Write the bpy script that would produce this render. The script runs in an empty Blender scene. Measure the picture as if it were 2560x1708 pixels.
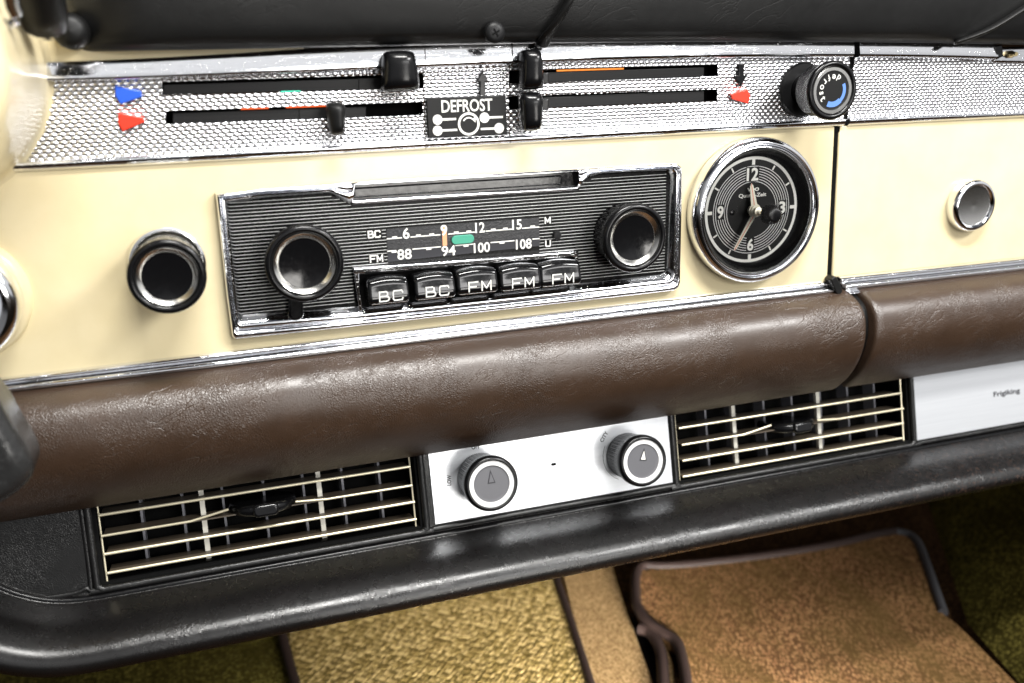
import bpy, bmesh, math, random
import numpy as np
from math import sin, cos, pi, sqrt, radians
from mathutils import Matrix, Vector
random.seed(4); rng = np.random.default_rng(4)
S = 0.001                      # everything below is measured in millimetres
scene = bpy.context.scene
COL = scene.collection

# ------------------------------------------------------------------ camera (calibrated on the photograph)
D = 343.146; FPX = 2354.1; CU, CV = 1280.0, 854.0
R = np.array([[0.94583534, -0.11344856, 0.30417913],
              [-0.32360903, -0.2546126, 0.91129009],
              [-0.02593671, -0.96036548, -0.27753457]])
CAM = np.array([0.0, -D, 0.0])
def ray(u, v): return R @ np.array([u - CU, v - CV, FPX])
def P(u, v, y=0.0):
    r = ray(u, v); return CAM + r * ((y + D) / r[1])
def PZ(u, v, z):
    r = ray(u, v); return CAM + r * (z / r[2])
TH = radians(12.1)
ACN = np.array([0, -cos(TH), sin(TH)]); ACU = np.array([0, sin(TH), cos(TH)]); AC0 = np.array([0, 4.0, -150.0])
def Q(u, v, off=0.0):
    r = ray(u, v); t = np.dot(AC0 + ACN * off - CAM, ACN) / np.dot(r, ACN); return CAM + r * t
def QL(u, v, off=0.0):         # -> (a, b) in the face of the air conditioner
    p = Q(u, v, off) - AC0; return np.array([p[0], np.dot(p, ACU)])
XR = np.array([1.0, 0, 0])
class Fr:
    def __init__(s, o, r=XR, u=(0, 0, 1), n=(0, -1, 0)):
        s.o = np.array(o, float); s.r = np.array(r, float); s.u = np.array(u, float); s.n = np.array(n, float)
    def __call__(s, a, b, c=0.0): return s.o + s.r * a + s.u * b + s.n * c
    def at(s, a, b, c=0.0): return Fr(s(a, b, c), s.r, s.u, s.n)
    def rot(s, ang):
        c, d = cos(ang), sin(ang); return Fr(s.o, s.r * c + s.u * d, -s.r * d + s.u * c, s.n)
def DF(u, v, y=0.0): return Fr(P(u, v, y))
def AF(u, v, off=0.0): return Fr(Q(u, v, off), XR, ACU, ACN)
def rmm(u, v, y, rpx, fn=P):
    return float(np.linalg.norm(fn(u + rpx, v, y) - fn(u - rpx, v, y)) / 2)

# ------------------------------------------------------------------ materials
def mat(name, col, rough=0.5, metal=0.0, spec=0.5, coat=0.0, coat_r=0.1, emis=None, estr=0.0):
    m = bpy.data.materials.new(name); m.use_nodes = True
    b = m.node_tree.nodes['Principled BSDF']
    b.inputs['Base Color'].default_value = (*col, 1); b.inputs['Roughness'].default_value = rough
    b.inputs['Metallic'].default_value = metal; b.inputs['Specular IOR Level'].default_value = spec
    b.inputs['Coat Weight'].default_value = coat; b.inputs['Coat Roughness'].default_value = coat_r
    if emis: b.inputs['Emission Color'].default_value = (*emis, 1); b.inputs['Emission Strength'].default_value = estr
    return m
class NT:
    def __init__(s, m):
        s.t = m.node_tree; s.b = s.t.nodes['Principled BSDF']
        tc = s.t.nodes.new('ShaderNodeTexCoord'); mp = s.t.nodes.new('ShaderNodeMapping')
        mp.inputs['Scale'].default_value = (1000, 1000, 1000); s.l(tc.outputs['Object'], mp.inputs['Vector']); s.co = mp.outputs[0]
    def l(s, a, b): s.t.links.new(a, b)
    def n(s, typ, **kw):
        nd = s.t.nodes.new(typ)
        for k, v in kw.items():
            if k in nd.inputs: nd.inputs[k].default_value = v
            else: setattr(nd, k, v)
        return nd
    def sc(s, x, y, z, src=None):
        mp = s.n('ShaderNodeMapping'); mp.inputs['Scale'].default_value = (x, y, z); s.l(src or s.co, mp.inputs['Vector']); return mp.outputs[0]
    def noise(s, scale, detail=4, rough=0.5, vec=None, dist=0.0):
        nd = s.n('ShaderNodeTexNoise'); nd.inputs['Scale'].default_value = scale; nd.inputs['Detail'].default_value = detail
        nd.inputs['Roughness'].default_value = rough; nd.inputs['Distortion'].default_value = dist; s.l(vec or s.co, nd.inputs['Vector']); return nd.outputs['Fac']
    def vor(s, scale, feature='DISTANCE_TO_EDGE', vec=None, out='Distance', rnd=1.0):
        nd = s.n('ShaderNodeTexVoronoi'); nd.feature = feature; nd.inputs['Scale'].default_value = scale
        nd.inputs['Randomness'].default_value = rnd; s.l(vec or s.co, nd.inputs['Vector']); return nd.outputs[out]
    def ramp(s, src, stops):
        nd = s.n('ShaderNodeValToRGB'); e = nd.color_ramp.elements
        while len(e) < len(stops): e.new(0.5)
        for i, (p, c) in enumerate(stops):
            e[i].position = p; e[i].color = (c, c, c, 1) if isinstance(c, (int, float)) else (*c, 1)
        s.l(src, nd.inputs[0]); return nd.outputs[0]
    def math(s, op, a, b=None, c=None):
        nd = s.n('ShaderNodeMath'); nd.operation = op
        for i, x in enumerate((a, b, c)):
            if x is None: continue
            if isinstance(x, (int, float)): nd.inputs[i].default_value = x
            else: s.l(x, nd.inputs[i])
        return nd.outputs[0]
    def mix(s, f, a, b):
        nd = s.n('ShaderNodeMix'); nd.data_type = 'RGBA'
        for i, x in ((0, f), (6, a), (7, b)):
            if isinstance(x, (int, float)): nd.inputs[i].default_value = x if i == 0 else (x, x, x, 1)
            elif isinstance(x, tuple): nd.inputs[i].default_value = (*x, 1)
            else: s.l(x, nd.inputs[i])
        return nd.outputs[2]
    def bump(s, h, dist, strength=1.0):
        nd = s.n('ShaderNodeBump'); nd.inputs['Distance'].default_value = dist * S; nd.inputs['Strength'].default_value = strength
        s.l(h, nd.inputs['Height']); prev = s.b.inputs['Normal'].links
        if prev: s.l(prev[0].from_socket, nd.inputs['Normal'])
        s.l(nd.outputs[0], s.b.inputs['Normal'])
    def set(s, k, src): s.l(src, s.b.inputs[k])

def chrome(name, rough=0.06, col=(0.86, 0.87, 0.9), wave=0.05, spots=True):
    m = mat(name, col, rough, 1.0); t = NT(m)
    t.bump(t.noise(0.07, 2), 0.09 * wave / 0.05)
    if spots:
        r = t.ramp(t.noise(0.8, 8, 0.75), [(0.35, rough), (0.60, rough + 0.03), (0.72, rough + 0.22)])
        t.set('Roughness', r)
        sp = t.ramp(t.noise(2.2, 2, 0.5), [(0.68, 0.0), (0.73, 1.0)])
        t.bump(sp, 0.02)
        sc_ = t.ramp(t.noise(1.0, 5, 0.7, vec=t.sc(0.06, 2, 3)), [(0.60, 0.0), (0.66, 1.0)])
        t.bump(sc_, 0.006)
    return m
M = {}
M['chrome'] = chrome('polished chrome', 0.07)
M['chrome_smooth'] = chrome('ring chrome', 0.09, spots=False)
M['steel_ring'] = mat('spun aluminium ring', (0.78, 0.77, 0.74), 0.22, 1.0)
M['band'] = mat('embossed aluminium', (0.76, 0.76, 0.78), 0.26, 1.0)
m = mat('cream enamel', (0.84, 0.73, 0.47), 0.32, 0, 0.5, 0.35, 0.12); t = NT(m)
t.set('Base Color', t.mix(t.ramp(t.noise(0.05, 4, 0.6), [(0.35, 0.0), (0.7, 1.0)]), (0.76, 0.648, 0.395), (0.81, 0.70, 0.45)))
spk = t.ramp(t.noise(1.1, 2, 0.5), [(0.735, 0.0), (0.76, 1.0)]); bc_ = t.b.inputs['Base Color'].links[0].from_socket
t.set('Base Color', t.mix(t.math('MULTIPLY', spk, 0.35), bc_, (0.30, 0.22, 0.12)))
t.bump(t.noise(1.3, 3, 0.5), 0.012); M['cream'] = m
m = mat('black plastic', (0.004, 0.004, 0.0045), 0.20, 0, 0.36); t = NT(m)
t.set('Roughness', t.ramp(t.noise(0.5, 6, 0.7), [(0.3, 0.17), (0.7, 0.25)])); t.bump(t.noise(0.4, 3), 0.01); M['black'] = m
M['gloss'] = mat('gloss black plastic', (0.004, 0.004, 0.0045), 0.10, 0, 0.5)
t = NT(M['gloss']); t.bump(t.noise(0.25, 2), 0.02); t.set('Roughness', t.ramp(t.noise(0.6, 5, 0.7), [(0.4, 0.07), (0.7, 0.15)]))
M['matt'] = mat('matt black plastic', (0.005, 0.005, 0.005), 0.45, 0, 0.3)
M['void'] = mat('painted cavity shade', (0.004, 0.004, 0.004), 0.9, 0, 0.1)  # near-black colour stands in for the shade inside gaps, slots and vents
M['grey'] = mat('dark grey slider', (0.008, 0.008, 0.0085), 0.42, 0, 0.25)
m = mat('radio face plate', (0.006, 0.006, 0.006), 0.3, 0, 0.17); t = NT(m)
dust = t.ramp(t.noise(0.07, 6, 0.7), [(0.45, 0.0), (0.75, 1.0)])
t.set('Base Color', t.mix(t.math('MULTIPLY', dust, 0.5), (0.003, 0.003, 0.003), (0.018, 0.018, 0.018)))
t.set('Roughness', t.ramp(t.noise(0.9, 5), [(0.3, 0.22), (0.7, 0.36)])); M['plate'] = m
M['midgrey'] = mat('mid grey plastic', (0.10, 0.10, 0.11), 0.4)
M['satin_ring'] = mat('satin aluminium ring', (0.78, 0.78, 0.77), 0.5, 0.15)
M['line'] = mat('silver printed line', (0.85, 0.85, 0.84), 0.35, 0.4)
M['white'] = mat('white lettering', (0.86, 0.85, 0.80), 0.45)
M['ink'] = mat('black ink', (0.02, 0.02, 0.025), 0.5)
M['dialgrey'] = mat('grained grey dial', (0.035, 0.035, 0.037), 0.28)
t = NT(M['dialgrey']); t.bump(t.noise(1.4, 3, 0.6, dist=0.6), 0.30)
M['green'] = mat('green dial marker', (0.05, 0.33, 0.22), 0.35)
M['orange'] = mat('orange dial pointer', (0.86, 0.38, 0.20), 0.45)
M['redplastic'] = mat('red plastic marker', (0.80, 0.045, 0.02), 0.22, 0, 0.5, 0.5)
M['blueplastic'] = mat('blue plastic marker', (0.02, 0.10, 0.62), 0.22, 0, 0.5, 0.5)
M['blueprint'] = mat('blue printed arc', (0.10, 0.22, 0.58), 0.5)
M['redhand'] = mat('red paint line', (0.80, 0.10, 0.05), 0.5)
M['ivory'] = mat('ivory clock hand', (0.86, 0.82, 0.68), 0.4)
M['brass'] = mat('brass', (0.75, 0.60, 0.32), 0.28, 1.0)
M['gold'] = mat('gilded louvre edge', (0.93, 0.85, 0.62), 0.30, 0.55)
M['postwhite'] = mat('cream metal post', (0.85, 0.82, 0.72), 0.4)
m = mat('louvre blade', (0.085, 0.066, 0.046), 0.45); M['blade'] = m
M['fin'] = mat('grey plastic fin', (0.26, 0.26, 0.29), 0.4)
M['glow_red'] = mat('red lamp filter', (0.7, 0.08, 0.01), 0.4, emis=(1.0, 0.13, 0.02), estr=0.9)
M['glow_orange'] = mat('orange lamp filter', (0.7, 0.2, 0.01), 0.4, emis=(1.0, 0.28, 0.03), estr=0.8)
M['glow_green'] = mat('green lamp filter', (0.05, 0.6, 0.4), 0.4, emis=(0.05, 0.8, 0.5), estr=0.6)
# brushed plates
m = mat('brushed aluminium plate', (0.90, 0.92, 0.95), 0.30, 0.6); t = NT(m)
t.bump(t.noise(1.0, 5, 0.7, vec=t.sc(0.03, 5, 5)), 0.02)
t.set('Base Color', t.mix(t.noise(0.7, 6, 0.75, vec=t.sc(0.03, 2, 2)), (0.66, 0.68, 0.71), (0.84, 0.86, 0.89)))
M['brushed'] = m
# leathers
def leather(name, c1, c2, rough, cell=0.9, depth=0.1, crease=0.2, big=0.3, spec=0.5, rr=0.05):
    m = mat(name, c1, rough, 0, spec); t = NT(m)
    w = t.n('ShaderNodeVectorMath'); w.operation = 'ADD'
    nn = t.n('ShaderNodeTexNoise'); nn.inputs['Scale'].default_value = 0.35; t.l(t.co, nn.inputs['Vector'])
    sc = t.n('ShaderNodeVectorMath'); sc.operation = 'SCALE'; sc.inputs['Scale'].default_value = 2.2; t.l(nn.outputs['Color'], sc.inputs[0])
    t.l(t.co, w.inputs[0]); t.l(sc.outputs[0], w.inputs[1])
    g = t.vor(cell, vec=w.outputs[0]); gr = t.ramp(g, [(0.0, 0.0), (0.35, 1.0)])
    area = t.ramp(t.noise(0.045, 3, 0.6), [(0.38, 0.15), (0.62, 1.0)])
    t.bump(t.math('MULTIPLY', gr, area), depth)
    rm = t.n('ShaderNodeMapping'); rm.inputs['Rotation'].default_value = (0, radians(28), 0); t.l(t.co, rm.inputs['Vector'])
    v = t.sc(0.55, 1, 1.5, rm.outputs[0])
    for scl, thr, amt in ((0.11, 0.022, crease), (0.24, 0.030, crease * 0.45)):
        n1 = t.noise(scl, 2.5, 0.5, vec=v, dist=0.5)
        d = t.math('ABSOLUTE', t.math('SUBTRACT', n1, 0.5))
        line = t.ramp(d, [(0.0, 0.0), (thr, 1.0)])
        msk = t.ramp(t.noise(0.03 if scl < 0.2 else 0.06, 2, 0.5), [(0.48, 0.0), (0.62, 1.0)])
        t.bump(t.mix(msk, 1.0, line), amt)
    t.bump(t.noise(0.045, 2, 0.5, vec=t.sc(0.5, 1, 1)), big)
    t.set('Base Color', t.mix(t.ramp(t.noise(0.06, 5, 0.65), [(0.3, 0.0), (0.7, 1.0)]), c1, c2))
    t.set('Roughness', t.ramp(t.noise(0.3, 5, 0.6), [(0.3, rough - rr / 2), (0.7, rough + rr / 2)]))
    return m
M['brown'] = leather('brown leather', (0.036, 0.019, 0.010), (0.052, 0.029, 0.017), 0.38, 1.1, 0.10, 0.13, 0.3, spec=0.9, rr=0.04)
M['blackleather'] = leather('black grained vinyl', (0.004, 0.004, 0.004), (0.006, 0.006, 0.006), 0.33, 1.3, 0.07, 0.02, 0.2, spec=0.5)
m = M['blackleather']; t = NT(m)
M['vinyl'] = leather('black padded vinyl', (0.007, 0.007, 0.007), (0.009, 0.009, 0.009), 0.40, 1.8, 0.014, 0.03, 0.4, spec=0.34)
M['lip'] = leather('worn black vinyl lip', (0.004, 0.004, 0.004), (0.007, 0.006, 0.006), 0.28, 1.5, 0.040, 0.035, 0.15, spec=0.60)
t = NT(M['lip'])     # worn brown patches at the passenger end
base = M['lip'].node_tree.nodes['Principled BSDF'].inputs['Base Color'].links[0].from_socket
sx = t.n('ShaderNodeSeparateXYZ'); t.l(t.co, sx.inputs[0])
far = t.n('ShaderNodeMapRange'); far.inputs[1].default_value = 110; far.inputs[2].default_value = 210; t.l(sx.outputs[0], far.inputs[0])
wear = t.math('MULTIPLY', t.ramp(t.noise(0.55, 7, 0.75), [(0.55, 0.0), (0.63, 1.0)]), far.outputs[0])
t.set('Base Color', t.mix(wear, base, (0.05, 0.030, 0.022)))
# carpets
def carpet(name, c_dark, c_mid, c_light, loop=0.33, depth=1.1, stretch=(1, 1, 1), fuzz=0.5, rot=0.0, c_patch=None, rnd=0.75):
    m = mat(name, c_mid, 1.0, 0, 0.0); t = NT(m)
    rm_ = t.n('ShaderNodeMapping'); rm_.inputs['Rotation'].default_value = (0, 0, radians(rot)); t.l(t.co, rm_.inputs['Vector'])
    v = t.sc(*stretch, src=rm_.outputs[0])
    f1 = t.vor(loop, 'F1', v, rnd=rnd); h = t.ramp(f1, [(0.1, 1.0), (0.7, 0.0)])
    t.bump(h, depth); t.bump(t.noise(1.6, 3, 0.6), 0.12)
    cell = t.n('ShaderNodeTexVoronoi'); cell.inputs['Scale'].default_value = loop; cell.inputs['Randomness'].default_value = rnd; t.l(v, cell.inputs['Vector'])
    sep = t.n('ShaderNodeSeparateColor'); t.l(cell.outputs['Color'], sep.inputs[0])
    a = t.mix(t.ramp(sep.outputs[0], [(0.2, 0.0), (0.8, 1.0)]), c_mid, c_light)
    gaps = t.ramp(f1, [(0.40, 0.0), (0.60, 1.0)])
    b_ = t.mix(t.math('MULTIPLY', gaps, 0.85), a, c_dark)
    patch = t.ramp(t.noise(0.035, 6, 0.72, vec=t.sc(1.0, 0.45, 1)), [(0.35, 0.0), (0.65, 1.0)])
    t.set('Base Color', t.mix(t.math('MULTIPLY', patch, fuzz), b_, c_patch or c_dark))
    return m
M['weave'] = carpet('coarse woven carpet', (0.060, 0.040, 0.010), (0.25, 0.175, 0.062), (0.50, 0.365, 0.16), 0.33, 0.5, (0.62, 1.25, 1), 0.2, -48, (0.17, 0.13, 0.035), 0.45)
M['mat_tan'] = carpet('tan cut pile carpet', (0.06, 0.030, 0.014), (0.235, 0.118, 0.055), (0.34, 0.185, 0.085), 0.6, 0.2, (1, 0.5, 1), 0.8, 20, (0.10, 0.062, 0.022))
M['strip'] = carpet('fine tan carpet', (0.12, 0.075, 0.03), (0.29, 0.185, 0.090), (0.39, 0.26, 0.13), 0.6, 0.15, (1, 0.8, 1), 0.3)
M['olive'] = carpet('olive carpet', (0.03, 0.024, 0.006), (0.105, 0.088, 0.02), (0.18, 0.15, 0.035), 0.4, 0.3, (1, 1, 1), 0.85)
M['floordark'] = carpet('dark brown carpet', (0.012, 0.007, 0.004), (0.050, 0.026, 0.013), (0.075, 0.040, 0.018), 0.4, 0.3, (1, 1, 1), 0.5)
M['binding'] = mat('dark leather binding', (0.022, 0.013, 0.011), 0.6, 0, 0.25)
M['bindgrey'] = mat('grey black binding', (0.045, 0.045, 0.05), 0.5)
M['worn'] = mat('worn grey black plastic', (0.03, 0.03, 0.03), 0.26)
t = NT(M['worn']); t.set('Base Color', t.mix(t.ramp(t.noise(0.22, 5, 0.7), [(0.55, 0.0), (0.75, 1.0)]), (0.02, 0.02, 0.02), (0.06, 0.06, 0.06)))
t.bump(t.noise(0.15, 4), 0.5)
m = bpy.data.materials.new('clock glass'); m.use_nodes = True; nt = m.node_tree; nt.nodes.clear()
o_ = nt.nodes.new('ShaderNodeOutputMaterial'); mx = nt.nodes.new('ShaderNodeMixShader'); tr = nt.nodes.new('ShaderNodeBsdfTransparent'); gl = nt.nodes.new('ShaderNodeBsdfGlossy')
fr_ = nt.nodes.new('ShaderNodeFresnel'); fr_.inputs[0].default_value = 1.35; gl.inputs['Roughness'].default_value = 0.03
nt.links.new(fr_.outputs[0], mx.inputs[0]); nt.links.new(tr.outputs[0], mx.inputs[1]); nt.links.new(gl.outputs[0], mx.inputs[2]); nt.links.new(mx.outputs[0], o_.inputs[0]); M['glass'] = m

# ------------------------------------------------------------------ objects
def thing(name, label, cat, base, group=None):
    o = bpy.data.objects.new(name, None); COL.objects.link(o)
    o.location = Vector(base) * S; o['label'] = label; o['category'] = cat; o.empty_display_size = 0.02
    if group: o['group'] = group
    o['_b'] = 0; del o['_b']
    BASE[o] = np.array(base, float); return o
BASE = {}
def part(name, geo, m, parent, bevel=0.0, smooth=40, seg=3, label=None):
    V, F = geo
    b = BASE[parent] if parent is not None else np.zeros(3)
    me = bpy.data.meshes.new(name)
    V = (np.asarray(V, float) - b) * S
    me.from_pydata([tuple(v) for v in V], [], [tuple(f) for f in F]); me.update()
    bm = bmesh.new(); bm.from_mesh(me)
    bmesh.ops.recalc_face_normals(bm, faces=bm.faces)
    if smooth:
        for f in bm.faces: f.smooth = True
        lim = radians(smooth)
        for e in bm.edges:
            if len(e.link_faces) == 2 and e.calc_face_angle(0) > lim: e.smooth = False
    bm.to_mesh(me); bm.free()
    me.materials.append(M[m] if isinstance(m, str) else m)
    o = bpy.data.objects.new(name, me); COL.objects.link(o)
    if parent is not None: o.parent = parent
    BASE[o] = b
    if bevel:
        md = o.modifiers.new('bevel', 'BEVEL'); md.width = bevel * S; md.segments = seg; md.limit_method = 'ANGLE'; md.angle_limit = radians(30); md.harden_normals = False
    if label: o['label'] = label
    return o
def top(o, label, cat, group=None):
    o['label'] = label; o['category'] = cat
    if group: o['group'] = group
    return o
def join(*gs):
    V = []; F = []
    for v, f in gs:
        k = len(V); V += [np.array(x, float) for x in v]; F += [tuple(i + k for i in q) for q in f]
    return V, F
def prism(top_pts, bot_pts):
    n = len(top_pts); V = list(top_pts) + list(bot_pts)
    F = [tuple(range(n)), tuple(range(2 * n - 1, n - 1, -1))] + [(i, i + n, (i + 1) % n + n, (i + 1) % n) for i in range(n)]
    return V, F
def poly(fr, pts, c0, c1): return prism([fr(a, b, c1) for a, b in pts], [fr(a, b, c0) for a, b in pts])
def pxpoly(pts, y0, y1):       # prism whose front outline projects on these pixels at y1, pushed straight back to y0
    f = [P(u, v, y1) for u, v in pts]; return prism(f, [p + np.array([0, y0 - y1, 0]) for p in f])
def box(fr, a, b, w, h, c0, c1): return poly(fr, [(a - w/2, b - h/2), (a + w/2, b - h/2), (a + w/2, b + h/2), (a - w/2, b + h/2)], c0, c1)
def rrect(w, h, r, n=5, cx=0, cy=0):
    pts = []
    for sx, sy, a0 in ((1, 1, 0), (-1, 1, 90), (-1, -1, 180), (1, -1, 270)):
        for i in range(n + 1):
            a = radians(a0 + 90 * i / n); pts.append((cx + sx * (w/2 - r) + r * cos(a), cy + sy * (h/2 - r) + r * sin(a)))
    return pts
def lathe(fr, prof, seg=96, cap0=True, cap1=True, kn=0, kamp=0.0, a0=0.0, a1=2 * pi):
    """prof: (radius, height[, knurl 0..1])"""
    full = abs(a1 - a0 - 2 * pi) < 1e-6
    V = []; F = []; ns = seg if full else seg + 1
    for q in prof:
        r, h = q[0], q[1]; k = q[2] if len(q) > 2 else 0
        for i in range(ns):
            a = a0 + (a1 - a0) * i / seg
            rr = r + (k * kamp * (0.5 + 0.5 * cos(kn * a)) if k else 0)
            V.append(fr(rr * cos(a), rr * sin(a), h))
    for j in range(len(prof) - 1):
        for i in range(ns if full else ns - 1):
            i2 = (i + 1) % ns; F.append((j*ns + i, j*ns + i2, (j+1)*ns + i2, (j+1)*ns + i))
    if full:
        if cap0: F.append(tuple(range(ns)))
        if cap1: F.append(tuple(range((len(prof)-1)*ns, len(prof)*ns)))
    return V, F
def disc(fr, r, c, seg=64): return [fr(r * cos(2*pi*i/seg), r * sin(2*pi*i/seg), c) for i in range(seg)], [tuple(range(seg))]
def annulus(fr, r0, r1, c, seg=128, th=0.05): return lathe(fr, [(r0, c - th), (r0, c), (r1, c), (r1, c - th)], seg, False, False)
def tube(pts, r, n=12, flat=1.0, caps=True):
    pts = [np.array(p, float) for p in pts]; V = []; F = []
    rs = r if hasattr(r, '__len__') else [r] * len(pts)
    up = np.array([0, 0, 1.0])
    for i, p in enumerate(pts):
        d = pts[min(i+1, len(pts)-1)] - pts[max(i-1, 0)]; d = d / np.linalg.norm(d)
        a = np.cross(d, up)
        if np.linalg.norm(a) < 1e-3: a = np.cross(d, np.array([0, 1.0, 0]))
        a /= np.linalg.norm(a); b = np.cross(a, d)
        for k in range(n):
            t_ = 2*pi*k/n; V.append(p + a * rs[i] * cos(t_) + b * rs[i] * flat * sin(t_))
    for i in range(len(pts)-1):
        for k in range(n):
            F.append((i*n+k, i*n+(k+1) % n, (i+1)*n+(k+1) % n, (i+1)*n+k))
    if caps: F += [tuple(range(n)), tuple(range((len(pts)-1)*n, len(pts)*n))]
    return V, F
def smoothpts(pts, n=8):
    pts = [np.array(p, float) for p in pts]; out = []
    for i in range(len(pts)-1):
        p0 = pts[max(i-1, 0)]; p1 = pts[i]; p2 = pts[i+1]; p3 = pts[min(i+2, len(pts)-1)]
        for k in range(n):
            t_ = k / n; out.append(0.5*((2*p1)+(-p0+p2)*t_+(2*p0-5*p1+4*p2-p3)*t_*t_+(-p0+3*p1-3*p2+p3)*t_**3))
    out.append(pts[-1]); return out
def grid(V2):                  # V2[i][j] -> geo
    ni, nj = len(V2), len(V2[0]); V = [p for row in V2 for p in row]
    return V, [(i*nj+j, i*nj+j+1, (i+1)*nj+j+1, (i+1)*nj+j) for i in range(ni-1) for j in range(nj-1)]
def sweep(sections):           # list of closed loops
    n = len(sections[0]); V = [p for s in sections for p in s]; m_ = len(sections)
    F = [(i*n+j, i*n+(j+1) % n, (i+1)*n+(j+1) % n, (i+1)*n+j) for i in range(m_-1) for j in range(n)]
    F += [tuple(range(n)), tuple(range((m_-1)*n, m_*n))]; return V, F
FONT = None
def text(fr, s, w, h, c=0.0, th=0.12, bold=0.0, spacing=1.0, italic=0.0):
    cu = bpy.data.curves.new('t', 'FONT'); cu.body = s; cu.size = 1.0; cu.extrude = 0.5; cu.offset = bold; cu.space_character = spacing; cu.resolution_u = 3
    ob = bpy.data.objects.new('t', cu); COL.objects.link(ob)
    dg = bpy.context.evaluated_depsgraph_get(); me = bpy.data.meshes.new_from_object(ob.evaluated_get(dg))
    V = np.array([v.co[:] for v in me.vertices]); F = [tuple(p.vertices) for p in me.polygons]
    bpy.data.objects.remove(ob); bpy.data.curves.remove(cu); bpy.data.meshes.remove(me)
    mn = V.min(0); mx_ = V.max(0)
    sx_ = w / (mx_[0]-mn[0]) if w else h / (mx_[1]-mn[1]); sy_ = h / (mx_[1]-mn[1]) if h else sx_
    out = [fr((v[0]-(mn[0]+mx_[0])/2)*sx_ + italic*(v[1]-(mn[1]+mx_[1])/2)*sy_, (v[1]-(mn[1]+mx_[1])/2)*sy_, c + (v[2]+0.5)*th) for v in V]
    return out, F
def stroke_glyph(fr, strokes, w, h, lw, c, th=0.15):      # polylines in a unit box -> thin bars
    gs = []
    for st in strokes:
        pts = [((a-0.5)*w, (b-0.5)*h) for a, b in st]
        for (x0, y0), (x1, y1) in zip(pts[:-1], pts[1:]):
            L = sqrt((x1-x0)**2+(y1-y0)**2); dx, dy = (x1-x0)/L, (y1-y0)/L; nx, ny = -dy*lw/2, dx*lw/2; e = lw/2*0.9
            gs.append(poly(fr, [(x0-dx*e+nx, y0-dy*e+ny), (x0-dx*e-nx, y0-dy*e-ny), (x1+dx*e-nx, y1+dy*e-ny), (x1+dx*e+nx, y1+dy*e+ny)], c, c+th+random.random()*0.01))
    return join(*gs)
GL = {'B': [[(0, 0), (0, 1), (.7, 1), (.85, .88), (.85, .62), (.7, .52), (0, .52)], [(.7, .52), (.95, .4), (1, .2), (.9, .05), (.7, 0), (0, 0)]],
      'C': [[(1, .8), (.9, 1), (.12, 1), (0, .85), (0, .15), (.12, 0), (.9, 0), (1, .2)]],
      'F': [[(0, 0), (0, 1), (1, 1)], [(0, .5), (.8, .5)]],
      'M': [[(0, 0), (0, 1), (.5, .25), (1, 1), (1, 0)]],
      'U': [[(0, 1), (0, .15), (.15, 0), (.85, 0), (1, .15), (1, 1)]]}
def word(fr, s, w, h, lw, c, gap=0.35, th=0.15):
    n = len(s); cw = w / (n + gap * (n - 1)); gs = []
    for i, ch in enumerate(s):
        x = -w/2 + cw/2 + i * cw * (1 + gap); gs.append(stroke_glyph(fr.at(x, 0), GL[ch], cw, h, lw, c, th))
    return join(*gs)
def curve(pts, deg=3):
    a = np.array(pts, float); deg = min(deg, len(a)-1); co = np.polyfit((a[:, 0]-1280)/1280, a[:, 1], deg)
    lo, hi = a[:, 0].min(), a[:, 0].max(); f = lambda u: float(np.polyval(co, (u-1280)/1280))
    def g(u):                      # straight on beyond the measured ends
        if u < lo: return f(lo) + (u-lo)*(f(lo+150)-f(lo))/150
        if u > hi: return f(hi) + (u-hi)*(f(hi)-f(hi-150))/150
        return f(u)
    return g
def ribbon(ut, ub, ft, fb, prof, n=70, back=3.0):
    """solid strip between two pixel curves on the dash plane; prof (t, y) front cross-section"""
    secs = []
    for i in range(n+1):
        s = i/n; a = P(ut[0]+(ut[1]-ut[0])*s, ft(ut[0]+(ut[1]-ut[0])*s)); u2 = ub[0]+(ub[1]-ub[0])*s; b = P(u2, fb(u2))
        loop = [a + (b-a)*t_ + np.array([0, y, 0]) for t_, y in prof]
        loop += [b + np.array([0, back, 0]), a + np.array([0, back, 0])]; secs.append(loop)
    return sweep(secs)

# ================================================================== heater control band
c_toptrim_top = curve([(97, 155), (337, 145), (640, 132), (1057, 105), (1273, 96), (1880, 88), (2127, 90), (2478, 97), (2620, 100)], 4)
c_toptrim_bot = curve([(98, 210), (337, 203), (640, 192), (960, 182), (1270, 168), (1600, 156), (1880, 149), (2127, 150), (2478, 156), (2620, 160)], 4)
c_band_bot = curve([(-40, 410), (34, 404), (398, 387), (560, 373), (1050, 353), (1268, 340), (1512, 324), (1880, 303), (2120, 297), (2560, 281), (2640, 277)], 4)
c_bt_bot = curve([(-40, 435), (12, 431), (560, 403), (1060, 376), (1271, 362), (1840, 329.5), (2117, 316.7), (2560, 294), (2640, 289)], 4)
sec = {'left': ((-30, 1055), (-50, 1061)), 'mid': ((1057.5, 1271.5), (1063.5, 1271.5)), 'right': ((1274, 2124), (1274, 2106)), 'glove': ((2135, 3200), (2117, 3200))}
trim_prof = [(0.0, 0.5), (0.01, -2.0), (0.05, -2.8), (0.2, -3.15), (0.4, -3.5), (0.6, -3.85), (0.76, -4.1), (0.84, -4.05), (0.89, -3.4), (0.92, -2.2), (0.95, -0.9), (1.0, 0.3)]
bt_prof = [(0.0, 0.3), (0.04, -1.2), (0.15, -1.9), (0.30, -2.15), (0.45, -2.1), (0.62, -1.8), (0.80, -1.2), (0.93, -0.6), (1.0, 0.2)]
slots = [(('left'), 407, 1055, (205, 184), (237, 222)), ('left', 415, 1054, (277, 255), (311, 288)),
         ('right', 1274, 1793, (177, 161), (210, 191)), ('right', 1274, 1792, (241, 223), (274, 252))]
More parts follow.
